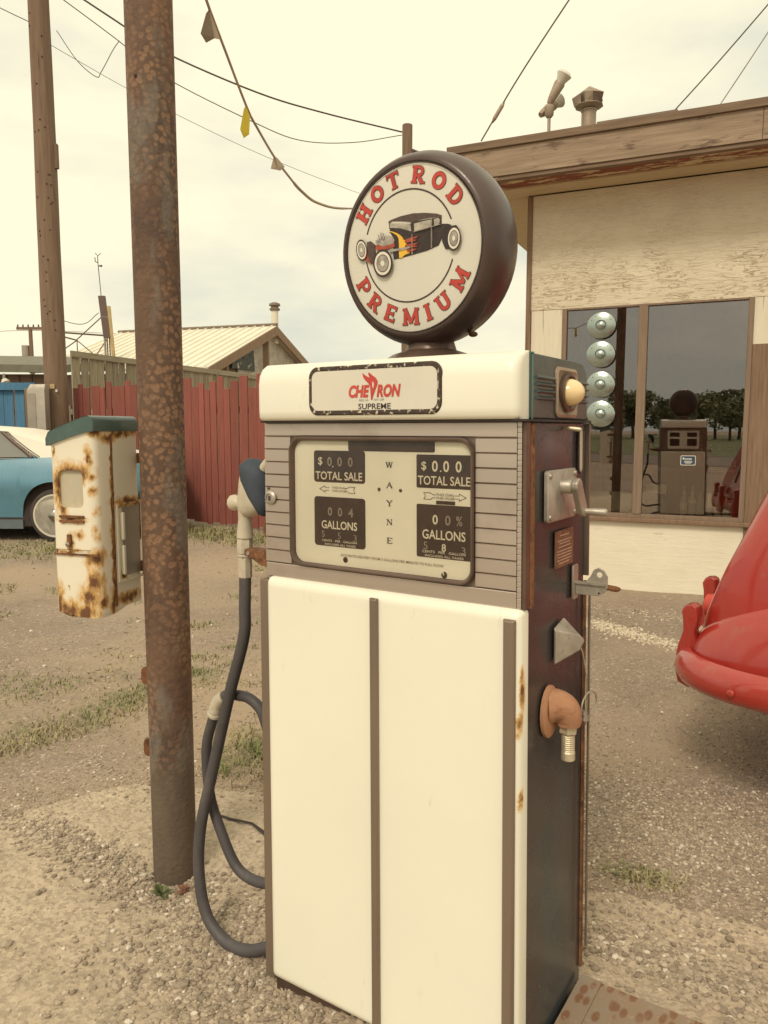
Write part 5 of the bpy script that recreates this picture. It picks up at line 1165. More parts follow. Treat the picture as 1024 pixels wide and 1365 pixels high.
wire('drop_loop', [(-4.82, 11.9, 7.15), (-4.55, 11.95, 6.75), (-4.30, 12.0, 6.55), (-4.22, 12.0, 6.62), (-4.05, 12.05, 6.95), (-3.95, 12.05, 7.08)], .006, m['wire'], 'slack loop of wire with a splice hanging beside the timber pole top', 'wire')
wire('guy_wire', [at_b(-1.36, OV + .02, 3.62), at_b(-1.0, OV + .0, 4.12), at_b(-.36, OV, 4.93), at_b(.25, OV, 5.7)], .006, m['wire'], 'guy wire with turnbuckle rising from the left end of the eave', 'wire', 'guy wires above the shop roof')
tb = MB().tube([at_b(-1.27, OV + .02, 3.745), at_b(-1.25, OV + .018, 3.775), at_b(-1.19, OV + .015, 3.86), at_b(-1.17, OV + .01, 3.885)], [.006, .016, .016, .006], 8).build('turnbuckle', m['galv_warm']); tag(tb, 'small turnbuckle on the guy wire at the left end of the eave', 'turnbuckle')
wire('guy_wire', [at_b(.02, -.3, 3.63), at_b(.5, -.3, 4.12), at_b(1.5, -.3, 5.2)], .005, m['wire'], 'left of the two parallel guy wires over the right half of the roof', 'wire', 'guy wires above the shop roof')
wire('guy_wire', [at_b(.36, -.3, 3.63), at_b(.75, -.3, 4.22), at_b(1.5, -.3, 5.4)], .004, m['wire_pale'], 'rightmost thin guy wire over the shop roof', 'wire', 'guy wires above the shop roof')
# pennant string
ps = empty('pennant_string', (-.6, 2.6, 2.75), 0, 'twisted pennant string with one yellow and two faded flags drooping across the sky', 'pennants')
pl_ = [(-.606, 2.5, 2.86), (-.599, 2.6, 2.80), (-.602, 2.75, 2.765), (-.603, 3.1, 2.746), (-.589, 3.25, 2.7), (-.574, 3.4, 2.658), (-.566, 3.5, 2.65), (-.527, 3.8, 2.617), (-.481, 4.0, 2.588), (-.438, 4.2, 2.575), (-.372, 4.5, 2.598), (-.214, 4.8, 2.653), (.237, 5.2, 2.80), (.90, 6.3, 3.30)]
off = Vector((-.6, 2.6, 2.75)); sp2 = spline([Vector(p) - off for p in pl_], 6)
MB().tube(sp2, [.0075 if 50 < k < 66 else .0055 for k in range(len(sp2))], 6).build('cord', m['tan_flag'], ps)
def flag(i, l, w, mat, dx=-1):
    p = Vector(sp2[i]); q = Vector(sp2[min(i + 4, len(sp2) - 1)]); dn = Vector((dx * .3, 0, -1)); mb = MB()
    a = [p, p + (q - p) * .3 + Vector((dx * w, .005, -w * .2)), q + Vector((dx * w * .2, .01, 0)), q]
    k = Vector((0, .0015, 0)); mb.loft([[tuple(v_ - k) for v_ in a], [tuple(v_ + k) for v_ in a]]); return mb.build('flag', mat, ps)
def flag2(i, w, l, mat, sx=-1):
    p = Vector(sp2[i]); q = Vector(sp2[i + 3]); mb = MB(); k = Vector((0, .0015, 0))
    a = [p, p + Vector((sx * w * .35, 0, -l * .15)), p + Vector((sx * w, .01, -l * .75)), p + Vector((sx * w * .55, .02, -l)), p + Vector((-sx * w * .35, .01, -l * .9)), q]
    mb.loft([[tuple(v_ - k) for v_ in a], [tuple(v_ + k) for v_ in a]]); mb.build('flag', mat, ps, bevel=.0005)
flag2(13, .035, .10, m['tan_flag'], -1); flag2(28, .028, .125, m['yellow_flag'], -1); flag2(42, -.05, .06, m['tan_flag'], -1)
# ------------------------------------------------------------------ fences
def fence_line(name, p0, p1, label, n, wf_, hf, mat, th=.02, rails=(.4, 1.6), cap=None, railmat='rail_wood', picket='picket', posts=0):
    p0, p1 = Vector(p0), Vector(p1); L_ = (p1 - p0).length; ang = math.atan2(p1.y - p0.y, p1.x - p0.x)
    e = empty(name, tuple(p0), ang, label, 'fence')
    x = 0; k = 0
    while x < L_ and k < n:
        w = wf_(); h_, dz = hf(k)
        mb = MB(); t_ = th * random.uniform(.8, 1.2); y0 = random.uniform(-.006, .006); sk = random.uniform(-.012, .012)
        mb.add([(x, y0, dz), (x + w - .008, y0, dz), (x + w - .008, y0 + t_, dz), (x, y0 + t_, dz), (x + sk, y0, h_), (x + w - .008 + sk, y0, h_ + random.uniform(-.01, .01)), (x + w - .008 + sk, y0 + t_, h_), (x + sk, y0 + t_, h_)], [(0, 3, 2, 1), (4, 5, 6, 7), (0, 1, 5, 4), (2, 3, 7, 6), (1, 2, 6, 5), (3, 0, 4, 7)])
        mb.build(picket, mat, e); x += w; k += 1
        x += random.choice((0, .004, .006, .012, .022)) + (.03 if random.random() < .12 else 0)
    for z in rails: MB().box(0, th + .008, z - .045, L_, th + .048, z + .045).build('rail', m[railmat], e)
    if cap: MB().box(-.05, -.05, cap - .10, L_ + .05, -.012, cap).build('cap_rail', m['rail_wood'], e, bevel=.005)
    q = 0
    while q <= L_: MB().box(q, th + .05, 0, q + .09, th + .14, rails[-1] + .1).build('post', m[railmat], e); q += 2.2
    return e
fence_line('red_picket_fence', (-4.93, 12.18, -.02), (-.45, 9.20, -.02), 'rusty red picket fence of uneven boards behind the pump', 44, lambda: random.choice((.105, .12, .15, .17, .19)), lambda k: (1.97 + random.choice((0, .01, .07, -.09, .03, -.05, .08, -.02)), .02 + random.uniform(0, .05)), m['fence_red'])
fence_line('grey_plank_fence', (-5.05, 12.5, 0), (-2.2, 20.3, 0), 'tall weathered grey plank fence with a cap rail behind the red pickets', 50, lambda: random.choice((.15, .17, .19)), lambda k: (2.50 + random.uniform(-.01, .01), 0), m['fence_grey'], cap=2.575)
fence_line('blue_board_fence', (-9.5, 12.25, 0), (-5.50, 12.15, 0), 'blue painted board fence behind the blue car', 30, lambda: random.choice((.13, .15, .17)), lambda k: (1.97, .05), m['gate_blue'], rails=(.4, 1.6))
o = MB().box(-9.5, 12.10, 1.93, -5.50, 12.16, 2.045).build('top_board', m['gate_blue'], [x for x in col.objects if x.name.startswith('blue_board_fence')][0])
o.matrix_parent_inverse = Matrix.Translation((-9.5, 12.25, 0)).inverted() if False else o.matrix_parent_inverse
pf = [x for x in col.objects if x.name.startswith('blue_board_fence')][0]
o.data.transform((Matrix.Translation(pf.location) @ pf.rotation_euler.to_matrix().to_4x4()).inverted())

# ------------------------------------------------------------------ barn roof, shed, tower, far poles
bn = empty('barn', (0, 0, 0), 0, 'low barn with cream ribbed metal roof and open timber gable behind the fences', 'barn')
ap = Vector((-3.48, 24, 4.49)); rd = Vector((-.951, .309, 0)); gd = Vector((.309, .951, 0)); Lr = 5.6; hw = 4.05; dz = 1.55
def Q(a, b_, z=0): return ap + rd * a + gd * b_ + Vector((0, 0, z))
for s_ in (-1, 1):
    mb = MB(); e0 = -.18; mb.add([Q(e0, 0), Q(Lr, 0), Q(Lr, s_ * hw, -dz), Q(e0, s_ * hw, -dz), Q(e0, 0, -.05), Q(Lr, 0, -.05), Q(Lr, s_ * hw, -dz - .05), Q(e0, s_ * hw, -dz - .05)], [(0, 1, 2, 3), (4, 7, 6, 5), (0, 3, 7, 4), (1, 5, 6, 2), (3, 2, 6, 7)])
    rf = mb.build('roof_sheet', m['metal_roof'], bn)
    for k in range(20):
        a = e0 + .1 + k * .29; mb = MB(); up = Vector((0, 0, .045))
        mb.add([Q(a, 0), Q(a + .05, 0), Q(a + .05, s_ * hw, -dz), Q(a, s_ * hw, -dz), Q(a + .012, 0, .04), Q(a + .038, 0, .04), Q(a + .038, s_ * hw, -dz + .04), Q(a + .012, s_ * hw, -dz + .04)], [(4, 5, 6, 7), (0, 4, 7, 3), (1, 2, 6, 5), (2, 3, 7, 6)])
        mb.build('rib', m['metal_roof'], rf)
MB().tube([Q(-.2, 0, .03), Q(Lr, 0, .03)], .05, 6).build('ridge_cap', m['roof_edge'], bn)
for s_ in (-1, 1):
    mb = MB(); a = [Q(-.20, 0, -.02), Q(-.20, s_ * hw, -dz - .02), Q(-.20, s_ * hw, -dz - .27), Q(-.20, 0, -.29)]; mb.loft([[tuple(p) for p in a], [tuple(p + rd * .06) for p in a]]); mb.build('rake_board', m['barn_wood'], bn)
mb = MB(); a = [Q(.05, 0, -.3), Q(.05, -hw * .55, -dz * .62), Q(.05, -hw * .5, -dz - .1), Q(.05, hw * .85, -dz), Q(.05, hw * .8, -dz * .9)]
mb.loft([[tuple(p) for p in a], [tuple(p + rd * .04) for p in a]]); mb.build('tarp', m['tarp'], bn)
mb = MB(); a = [Q(.0, -hw * .30, -dz * .50), Q(.0, -hw * .60, -dz * .70), Q(.0, -hw * .62, -dz * .95), Q(.0, -hw * .28, -dz * .95)]; mb.loft([[tuple(p) for p in a], [tuple(p + rd * .04) for p in a]]); mb.build('printed_tarp', m['tarp_dark'], bn)
for b_ in (-.72, -.1, .5): 
    c0 = Q(.0, hw * b_, -dz * abs(b_) - .25); MB().add(*[[(c0.x + dx, c0.y + dy, z) for z in (-.1, c0.z) for dx, dy in ((-.09, -.09), (.09, -.09), (.09, .09), (-.09, .09))], [(0, 1, 5, 4), (1, 2, 6, 5), (2, 3, 7, 6), (3, 0, 4, 7)]]).build('gable_post', m['barn_wood'], bn)
mb = MB(); a = [Q(.12, -hw * .95, -4.49), Q(.12, hw * .95, -4.49), Q(.12, hw * .95, -dz - .1), Q(.12, 0, -.35), Q(.12, -hw * .95, -dz - .1)]; mb.loft([[tuple(p) for p in a], [tuple(p + rd * .05) for p in a]]); mb.build('gable_wall', m['shed_side'], bn)
mb = MB(); a = [Q(.2, -hw * .93, -4.49), Q(Lr - .1, -hw * .93, -4.49), Q(Lr - .1, -hw * .93, -dz - .1), Q(.2, -hw * .93, -dz - .1)]; mb.loft([[tuple(p) for p in a], [tuple(p + gd * .05) for p in a]]); mb.build('side_wall', m['shed_side'], bn)
ch = MB(); ch.lathe([(.11, -.5), (.11, .52), (.10, .53)], 14, tuple(Q(.05, .35, 0))); cho = ch.build('stove_pipe', m['metal_roof'], bn, smooth=40)
MB().lathe([(.10, .50), (.16, .52), (.17, .56), (.12, .60), (.12, .64), (.18, .66), (.17, .72), (.08, .76)], 14, tuple(Q(.05, .35, 0))).build('pipe_cap', m['roof_edge'], cho, smooth=40)
# shed at far left
sh = empty('shed', (-12, 18, 0), 0, 'long low brown shed with a dark corrugated roof edge at the far left', 'shed')
MB().box(-3, .4, 0, 4.3, 4, 2.62).build('siding', m['shed_side'], sh)
for k in range(24): MB().box(-3 + k * .3, .385, .0, -2.99 + k * .3, .3995, 2.6).build('siding_joint', m['dark_gap'], sh)
mb = MB(); mb.add([(-3.2, 0, 2.72), (4.55, 0, 2.62), (4.55, 4.4, 3.2), (-3.2, 4.4, 3.3), (-3.2, 0, 2.90), (4.55, 0, 2.80), (4.55, 4.4, 3.38), (-3.2, 4.4, 3.48)], [(0, 3, 2, 1), (4, 5, 6, 7), (0, 1, 5, 4), (1, 2, 6, 5), (2, 3, 7, 6), (3, 0, 4, 7)]); mb.build('shed_roof', m['shed_roof'], sh)
ll = empty('shed_lamp', (-8.85, 17.95, 2.48), 0, 'small bare floodlamp under the eave of the far-left shed', 'lamp')
MB().tube([(0, 0, .12), (0, 0, 0)], .03, 8).build('lamp_stem', m['galv'], ll); MB().tube([(0, 0, 0), (.02, 0, -.05), (.05, -.02, -.10)], [.05, .09, .10], 10).build('lamp_head', m['sign_plate'], ll); MB().tube([(.05, 0, -.06), (.20, 0, -.28)], [.03, .06], 8).build('lamp_arm', m['sign_plate'], ll)
tw = empty('slab_tower', (-7.22, 20, 0), 0, 'tilted brown slab on thin posts with truss and weather vane behind the fence', 'tower')
mb = MB(); mb.loft([[(-.12 + dx, dy, 4.72) for dx, dy in ((0, 0), (.17, 0), (.17, .08), (0, .08))], [(-.02 + dx, dy, 3.66) for dx, dy in ((0, 0), (.16, 0), (.16, .08), (0, .08))]]); mb.build('slab', m['tower_brown'], tw)
MB().box(-.075, -.004, 4.18, .12, -.0005, 4.19).build('slab_joint', m['galv'], tw)
for dx in (.0, .06, .12): MB().tube([(dx + .0, .04, 3.66), (dx + .05, .04, 0)], .018 if dx else .03, 6).build('post', m['tower_brown'] if dx else m['galv'], tw)
MB().tube([(.02, .04, 3.72), (-1.10, .04, 3.80)], .022, 6).build('truss_chord', m['tower_brown'], tw); MB().tube([(-1.1, .04, 3.70), (-.72, .04, 3.60)], .02, 6).build('truss_chord', m['tower_brown'], tw)
for a, b_ in (((-.72, .04, 3.60), (-.25, .04, 3.2)), ((-.25, .04, 3.2), (.05, .04, 3.62)), ((-.72, .04, 3.60), (-.72, .04, 3.2)), ((-.72, .04, 3.62), (-.05, .04, 4.2)), ((-.72, .04, 3.6), (-1.1, .04, 3.35))): MB().tube([a, b_], .014, 6).build('truss_brace', m['tower_brown'], tw)
MB().tube([(-.25, .04, 3.2), (-.25, .04, 0)], .03, 6).build('post', m['tower_brown'], tw); MB().tube([(-.72, .04, 3.2), (-.72, .04, 0)], .03, 6).build('post', m['tower_brown'], tw)
MB().tube([(-.05, .04, 4.70), (-.10, .04, 5.55), (-.10, .04, 5.72)], .011, 6).build('mast', m['wire'], tw)
MB().tube([(-.16, .04, 5.79), (-.10, .04, 5.72), (-.02, .04, 5.78)], .010, 6).build('anemometer', m['wire'], tw); MB().tube([(-.17, .04, 5.68), (-.17, .04, 5.58), (-.10, .04, 5.55)], .012, 6).build('wind_cup', m['wire'], tw); MB().tube([(-.10, .04, 5.47), (.0, .04, 5.47)], [.008, .03], 6).build('vane', m['wire'], tw)
yp = MB().tube([(-7.78, 22, 4.77), (-7.70, 22, 3.45), (-7.62, 22, 0)], [.055, .055, .06], 8).build('timber_mast', m['pole_yellow']); tag(yp, 'pale yellow timber mast just right of the brown slab', 'mast')
for (x, y, h_, w_, lb_) in ((-27.3, 60, 9.15, 1.3, 'faraway utility pole with a crossarm above the shed roof'), (-26.85, 62, 8.3, .0, 'faraway thinner pole right of the crossarm pole, with a lamp arm')):
    e = empty('utility_pole', (x, y, 0), 0, lb_, 'utility pole')
    MB().tube([(0, 0, 0), (-.05, 0, h_)], [.20, .15], 8).build('timber', m['pole_wood'], e)
    if w_:
        MB().box(-1.1, -.08, h_ - .2, 1.0, .08, h_).build('crossarm', m['pole_wood'], e)
        for k in range(6): MB().lathe([(.07, 0), (.05, .2)], 6, (-1 + .4 * k, 0, h_)).build('insulator', m['wire'], e)
        MB().lathe([(.28, 0), (.28, .8)], 10, (-.5, 0, h_ - 2.2)).build('transformer', m['galv'], e)
    else: MB().tube(spline([(0, 0, h_ - .6), (.5, 0, h_ - .9), (.3, 0, h_ - 1.6)], 4), .06, 6).build('lamp_arm', m['galv'], e)
for k, (z0_, z1_, r_) in enumerate(((8.4, 8.9, .02), (6.9, 6.6, .03))):
    wire('faraway_wire', [(-45, 60, z0_ - .6), (-36, 60, z0_ - .25), (-27.3, 60, z1_), (-12, 60, z1_ - .8 - k)], r_, m['wire_pale'], ('upper', 'lower')[k] + ' faint wire strung to the faraway crossarm pole', 'wire')

V = []; F = []
for k in range(9000):
    a = random.uniform(-1.25, 1.25); d_ = random.uniform(150, 175); hmax = 2.6 + 1.6 * math.sin(a * 9) + 1.1 * math.sin(a * 23 + 1) + .7 * math.sin(a * 61)
    c_ = Vector((math.sin(a) * d_, math.cos(a) * d_, random.uniform(0, max(1.6, hmax + 1.6)))); s_ = random.uniform(.35, .9)
    u_ = Vector((random.gauss(0, 1), random.gauss(0, 1), random.gauss(0, 1))).normalized(); w_ = u_.orthogonal().normalized()
    i = len(V); V += [tuple(c_ + u_ * s_), tuple(c_ + w_ * s_), tuple(c_ - u_ * s_), tuple(c_ - w_ * s_)]; F.append((i, i + 1, i + 2, i + 3))
tag(MB().add(V, F).build('far_woods', m['leaf']), 'low far-off belt of scrubby woods along the horizon beyond the lot', 'woods', kind='stuff')
# ------------------------------------------------------------------ wheels and cars
def wheel(e, x, y, z, r, w, side, style='blue'):
    """side -1: outer face towards -y local"""
    ax = (0, side, 0)
    wt_ = MB().lathe([(r * .62, -w * .5), (r * .80, -w * .52), (r * .95, -w * .40), (r, -w * .2), (r, w * .2), (r * .95, w * .40), (r * .80, w * .52), (r * .62, w * .45), (r * .62, 0)], 36, (x, y, z), ax).build('wheel', m['tyre'], e, smooth=40)
    mb = MB(); n = 36
    mb.lathe([(r * .80, w * .5), (r * .795, w * .53), (r * .735, w * .53), (r * .73, w * .5)], n, (x, y, z), ax); mb.build('whitewall', m['whitewall'], wt_, smooth=40)
    MB().lathe([(r * .63, w * .2), (r * .63, w * .40), (r * .60, w * .50), (r * .52, w * .44), (r * .47, w * .36), (r * .34, w * .50), (r * .22, w * .48), (r * .2, w * .60), (r * .12, w * .68), (0, w * .72)], 32, (x, y, z), ax).build('hubcap', m['chrome'], wt_, smooth=30)
    return wt_
# blue coupe with cream roof; local +x is the rear (towards the right), side nearest the camera at y=0
bc = empty('parked_car', (-3.93, 8.98, -.035), R(-2), 'blue coupe with cream roof parked before the blue fence, seen behind the rusty cabinet', 'car')
lower = [(1.10, .42), (1.12, .62), (1.08, .86), (.98, .96), (.60, 1.005), (.10, 1.015), (-.30, 1.00), (-.62, .985), (-1.1, .95), (-2.2, .92), (-3.3, .88), (-3.55, .80), (-3.60, .5), (-3.5, .30)]
wheel_arc = lambda cx, r: [(cx + r * math.cos(R(a)), .31 + r * math.sin(R(a))) for a in range(180, -1, -15)]
outline = lower + [(-3.1, .20), (-2.97, .24)] + [(p[0], p[1]) for p in wheel_arc(-2.62, .37)] + [(-2.2, .17), (-.43, .17)] + wheel_arc(0, .39) + [(.55, .25), (.95, .30)]
mb = MB(); loops = []
cxm, czm = -1.2, .6
for y, k in ((.10, .985), (.02, .996), (0.0, 1.0), (.03, 1.0), (.9, 1.0), (1.70, 1.0), (1.74, .99)):
    pass
def car_side(x, z):                                           # barrel of the flank
    return .012 + .10 * max(0, (z - .70) / .32) ** 1.6 + .13 * max(0, (.66 - z) / .46) ** .8
dense = []
for i in range(len(outline)):
    a, b_ = outline[i], outline[(i + 1) % len(outline)]; k = max(1, int(math.hypot(b_[0] - a[0], b_[1] - a[1]) / .12))
    for j in range(k): dense.append((a[0] + (b_[0] - a[0]) * j / k, a[1] + (b_[1] - a[1]) * j / k))
# flank as a grid clipped by the outline is heavy; use horizontal bands between outline top and bottom
def column_top(x): 
    T = sorted([p for p in lower if p[1] > .6], key=lambda p: p[0]); return float(np.interp(x, [p[0] for p in T], [p[1] for p in T]))
def column_bot(x):
    z = .20 + (.06 if x > .5 else 0) + max(0, (x - .5)) * .12
    for cx, r in ((0, .42), (-2.62, .40)):
        if abs(x - cx) < r: z = max(z, .31 + math.sqrt(r * r - (x - cx) ** 2))
    return z
xsc = sorted(set([round(v, 3) for v in list(np.linspace(-3.55, 1.10, 70)) + list(np.linspace(-.40, .40, 25)) + list(np.linspace(-3.0, -2.24, 20))]))
Zn = 12; NXc = len(xsc)
def flank(y_of, name, mat, zlo=0., zhi=1.):
    mb = MB(); vs = []
    for x in xsc:
        b0, t0 = column_bot(x), column_top(x)
        zl = max(b0, zlo) if zlo else b0; zh = min(t0, zhi); zh = max(zl + .001, zh) if zl < zh else zl + .0005
        for k in range(Zn): z = zl + (zh - zl) * k / (Zn - 1); vs.append((x, y_of(x, z), z))
    fs = [(i * Zn + k, (i + 1) * Zn + k, (i + 1) * Zn + k + 1, i * Zn + k + 1) for i in range(NXc - 1) for k in range(Zn - 1)]
    mb.add(vs, fs); return mb.build(name, mat, bc, smooth=60)
endc = lambda x: .35 * max(0, (x - .85) / .3) ** 2 + .25 * max(0, (-3.2 - x) / .4) ** 2
flank(lambda x, z: car_side(x, z) + endc(x), 'quarter_panel', m['car_blue'], .0, 2.)
flank(lambda x, z: 1.76 - car_side(x, z) - endc(x), 'quarter_panel', m['car_blue'], .0, 2.)
mb = MB()                                                      # lower sill band in plain grey
for a, b_ in ((-2.22, -.42),): mb.box(a, .095, .16, b_, .12, .27)
mb.build('sill', m['car_grey'], bc)
top_ = []; mb = MB()
for x in xsc: z = column_top(x); y0 = car_side(x, z) + endc(x); top_.append([(x, y0, z), (x, y0 + .12, z + .03), (x, .88, z + .055), (x, 1.64 - y0, z + .03), (x, 1.76 - y0, z)])
mb.loft(top_, False, False, False); mb.build('deck', m['car_blue'], bc, smooth=60)
rear = MB(); rear.loft([[(1.105, .1 + .25, z) if False else (1.10 + .03 * math.sin((z - .4) * 5), y, z) for y in (.38, .6, .88, 1.16, 1.38)] for z in (.30, .45, .6, .75, .86)], False, False, False); rear.build('tail_panel', m['car_blue'], bc, smooth=60)
MB().box(1.10, .25, .36, 1.19, 1.5, .46).build('rear_bumper', m['chrome'], bc, bevel=.03)
for y in (.42, 1.16): MB().box(1.125, y, .58, 1.15, y + .18, .68).build('tail_light', m['red_print'], bc, bevel=.01)
MB().box(-3.66, .15, .36, -3.56, 1.6, .46).build('front_bumper', m['chrome'], bc, bevel=.03)
MB().box(-3.60, .25, .5, -3.54, 1.5, .80).build('grille', m['dark_metal'], bc, bevel=.01)
for y in (.30, 1.30): MB().lathe([(0, 0), (.085, 0), (.08, .02), (0, .035)], 18, (-3.60, y + .08, .66), (-1, 0, 0)).build('headlight', m['sign_plate'], bc, smooth=50)
MB().box(-3.4, .12, .2, 1.0, 1.64, .8).build('underbody', m['dark_gap'], bc)
# greenhouse: cream roof shell with long sail panel, glass and chrome
rfp = [(.92, 1.00), (.62, 1.045), (.20, 1.125), (-.12, 1.20), (-.45, 1.290), (-.80, 1.345), (-1.15, 1.37), (-1.6, 1.37), (-1.95, 1.33), (-2.15, 1.26)]
def yg_(z): return .13 + .30 * (z - .98)
mb = MB(); loops = []
for x, z in rfp:
    y0 = yg_(z) + .02; loops.append([(x, y0, z - .025), (x, y0 + .06, z), (x, y0 + .25, z + .02), (x, .88, z + .03), (x, 1.51 - y0, z + .02), (x, 1.70 - y0, z), (x, 1.76 - y0, z - .025)])
mb.loft(loops, False, False, False); mb.build('roof', m['car_cream'], bc, smooth=60)
for s_ in (0, 1):
    f_ = (lambda p: p) if s_ == 0 else (lambda p: (p[0], 1.76 - p[1], p[2]))
    sail = [(.92, .98), (.90, .995), (.62, 1.03), (.20, 1.105), (-.12, 1.18), (-.45, 1.27), (-.62, 1.305), (-.50, 1.20), (-.36, 1.10), (-.22, 1.015), (-.10, .990), (.3, .992)]
    mb = MB(); mb.loft([[f_((x, yg_(z) + e, z)) for x, z in sail] for e in (0, .02)]); mb.build('sail_panel', m['car_cream'], bc, bevel=.004)
    gl_ = [(-.25, 1.02), (-.37, 1.10), (-.51, 1.20), (-.63, 1.30), (-1.15, 1.345), (-1.6, 1.345), (-1.85, 1.30), (-2.25, 1.0)]
    mb = MB(); mb.loft([[f_((x, yg_(z) + .02 + e, z)) for x, z in gl_] for e in (0, .006)]); mb.build('side_glass', m['car_glass'], bc)
    mb = MB(); mb.tube([f_((x, yg_(z) + .008, z)) for x, z in [(-2.28, .99), (-.22, .995), (-.20, 1.02), (-.36, 1.12), (-.50, 1.22), (-.62, 1.315), (-1.15, 1.36), (-1.6, 1.36), (-1.9, 1.30)]], .012, 6); mb.build('window_chrome', m['chrome'], bc)
    mb = MB(); mb.tube([f_((x, yg_(z) + .012, z)) for x, z in [(-.30, 1.015), (-.42, 1.11), (-.56, 1.21), (-.68, 1.31)]], .022, 6); mb.build('window_pillar', m['dark_metal'], bc)
ws = MB(); ws.add([(-2.10, .35, 1.29), (-2.10, 1.41, 1.29), (-2.75, 1.55, .96), (-2.75, .21, .96)], [(0, 1, 2, 3)]); ws.build('windscreen', m['car_glass'], bc)
bc_in = MB().box(-2.0, .35, .8, -.2, 1.41, 1.02); bc_in.build('seats', m['dark_metal'], bc, bevel=.03)
for x in (0, -2.62):
    wheel(bc, x, .13, .325, .325, .19, -1); wheel(bc, x, 1.63, .325, .325, .19, 1)

# old red car at the right edge; local +x forward, y: 0 at its centre line, near side is -y
AX = Vector((.78, -.63, 0)).normalized()
rcx = empty('parked_car', (1.645, 3.21, 0), math.atan2(AX.y, AX.x), 'old red rounded car with painted bumper and guards cut off by the right edge', 'car')
HWD = .62
def sec_r(x):
    """half section of body: list of (y, z) from belly to roof centre, x measured forward of the tail"""
    t_ = x
    zr = float(np.interp(t_, [-.12, -.05, .03, .11, .24, .5, 1.0, 1.7, 2.2, 2.6, 2.9, 3.1, 3.9, 4.1], [.58, .82, 1.06, 1.27, 1.44, 1.52, 1.56, 1.58, 1.54, 1.44, 1.22, 1.08, .98, .80]))
    wb_ = float(np.interp(t_, [-.12, 0, .2, .7, 1.2, 3.0, 3.9, 4.1], [.56, .64, .68, .70, .72, .70, .50, .36]))
    wr = float(np.interp(t_, [-.12, .3, .8, 1.5, 2.4, 2.9, 3.1, 4.1], [.52, .53, .53, .53, .50, .46, .40, .25]))
    zb_ = .34
    sh_ = .12 if zr > 1.0 else .08
    P = [(wb_ * .9, zb_), (wb_, zb_ + .10), (wb_ * 1.0, zb_ + .25 if zr > .8 else (zb_ + zr) / 2), (wr + (wb_ - wr) * .75, max(.5, min(.92, zr - .05))), (wr * 1.03, min(zr - .02, max(.53, zr - sh_))), (wr * .75, zr - .035), (0, zr)]
    return P
mb = MB(); loops = []
for x in (-.12, -.09, -.03, .05, .14, .25, .36, .5, .7, .9, 1.2, 1.5, 1.9, 2.3, 2.6, 2.8, 2.95, 3.1, 3.4, 3.8, 4.0, 4.12):
    h_ = sec_r(x); loops.append([(x, -y, z) for y, z in h_] + [(x, y, z) for y, z in h_[-2::-1]])
mb.loft(loops); mb.build('body_shell', m['car_red'], rcx, smooth=60, sub=2)
def fender(x0, x1, cy, hz, name='fender'):
    for s_ in (-1, 1):
        mb = MB(); loops = []; n = 14
        for k in range(n + 1):
            t_ = k / n; x = x0 + (x1 - x0) * t_; h_ = math.sin(math.pi * min(1, max(0.0, t_ * .94 + .06))) ** .55
            zt2 = .36 + hz * h_; wd2 = .20 * h_ + .02
            loops.append([(x, s_ * (cy - .16), .36), (x, s_ * (cy - .14), zt2 * .98), (x, s_ * cy, zt2), (x, s_ * (cy + wd2 * .55), zt2 - .05 * h_), (x, s_ * (cy + wd2 * .9), .36 + (zt2 - .36) * .55), (x, s_ * (cy + wd2), .44), (x, s_ * (cy + wd2 * .85), .36)])
        mb.loft(loops); mb.build(name, m['car_red'], rcx, smooth=60, sub=2)
fender(-.13, 1.45, .58, .48, 'rear_fender'); fender(2.75, 4.25, .60, .48, 'front_fender')
for s_ in (-1, 1): MB().tube(spline([(-.13, s_ * .44, .46), (-.08, s_ * .47, .62), (.05, s_ * .49, .76), (.25, s_ * .50, .845), (.55, s_ * .51, .875), (.9, s_ * .51, .83), (1.25, s_ * .50, .66)], 5), .008, 6).build('fender_welt', m['dark_gap'], rcx)
MB().loft([[(.40 + e, y, 1.40 + .0 * abs(y)) for y in (-.28, 0, .28)] + [(.62 + e, y, 1.50) for y in (.24, 0, -.24)] for e in (0, .01)]).build('rear_window', m['car_glass'], rcx)
# bumper: wraps round the tail
bp_ = [(.75, -.86), (.35, -.86), (.08, -.83), (-.10, -.70), (-.16, -.45), (-.18, 0), (-.16, .45), (-.10, .70), (.08, .83), (.35, .86), (.75, .86)]
path = spline([(x, y, 0) for x, y in bp_], 6); mb = MB(); loops = []
for i, p in enumerate(path):
    a = Vector(path[max(0, i - 1)]); b_ = Vector(path[min(len(path) - 1, i + 1)]); tg2 = (b_ - a).normalized(); nn = Vector((tg2.y, -tg2.x, 0)) * -1
    if i < len(path) / 2 and False: pass
    c_ = Vector(p); sect = [(0, .388), (.026, .395), (.042, .42), (.040, .46), (.022, .492), (-.01, .505), (-.02, .49), (-.01, .41)]
    outw = Vector((c_.x - .8, c_.y, 0)).normalized(); nn = nn if nn.dot(outw) > 0 else -nn
    loops.append([tuple(c_ + nn * o_ + Vector((0, 0, z))) for o_, z in sect])
mb.loft(loops); bmp = mb.build('rear_bumper', m['car_red'], rcx, smooth=60)
def guard(x, y, ang):
    mb = MB(); prof = [(.0, .345), (-.045, .36), (-.060, .42), (-.050, .50), (-.032, .56), (-.034, .60), (-.040, .635), (-.028, .66), (.0, .665), (.018, .655), (.022, .62), (.010, .56), (.03, .50), (.04, .42)]
    M3 = Matrix.Rotation(ang, 3, 'Z')
    mb.loft([[tuple(M3 @ Vector((px2 * k, e, z)) + Vector((x, y, 0))) for px2, z in prof] for e, k in ((-.034, .75), (-.026, 1), (.026, 1), (.034, .75))]); mb.build('bumper_guard', m['car_red'], rcx, smooth=50, bevel=.004)
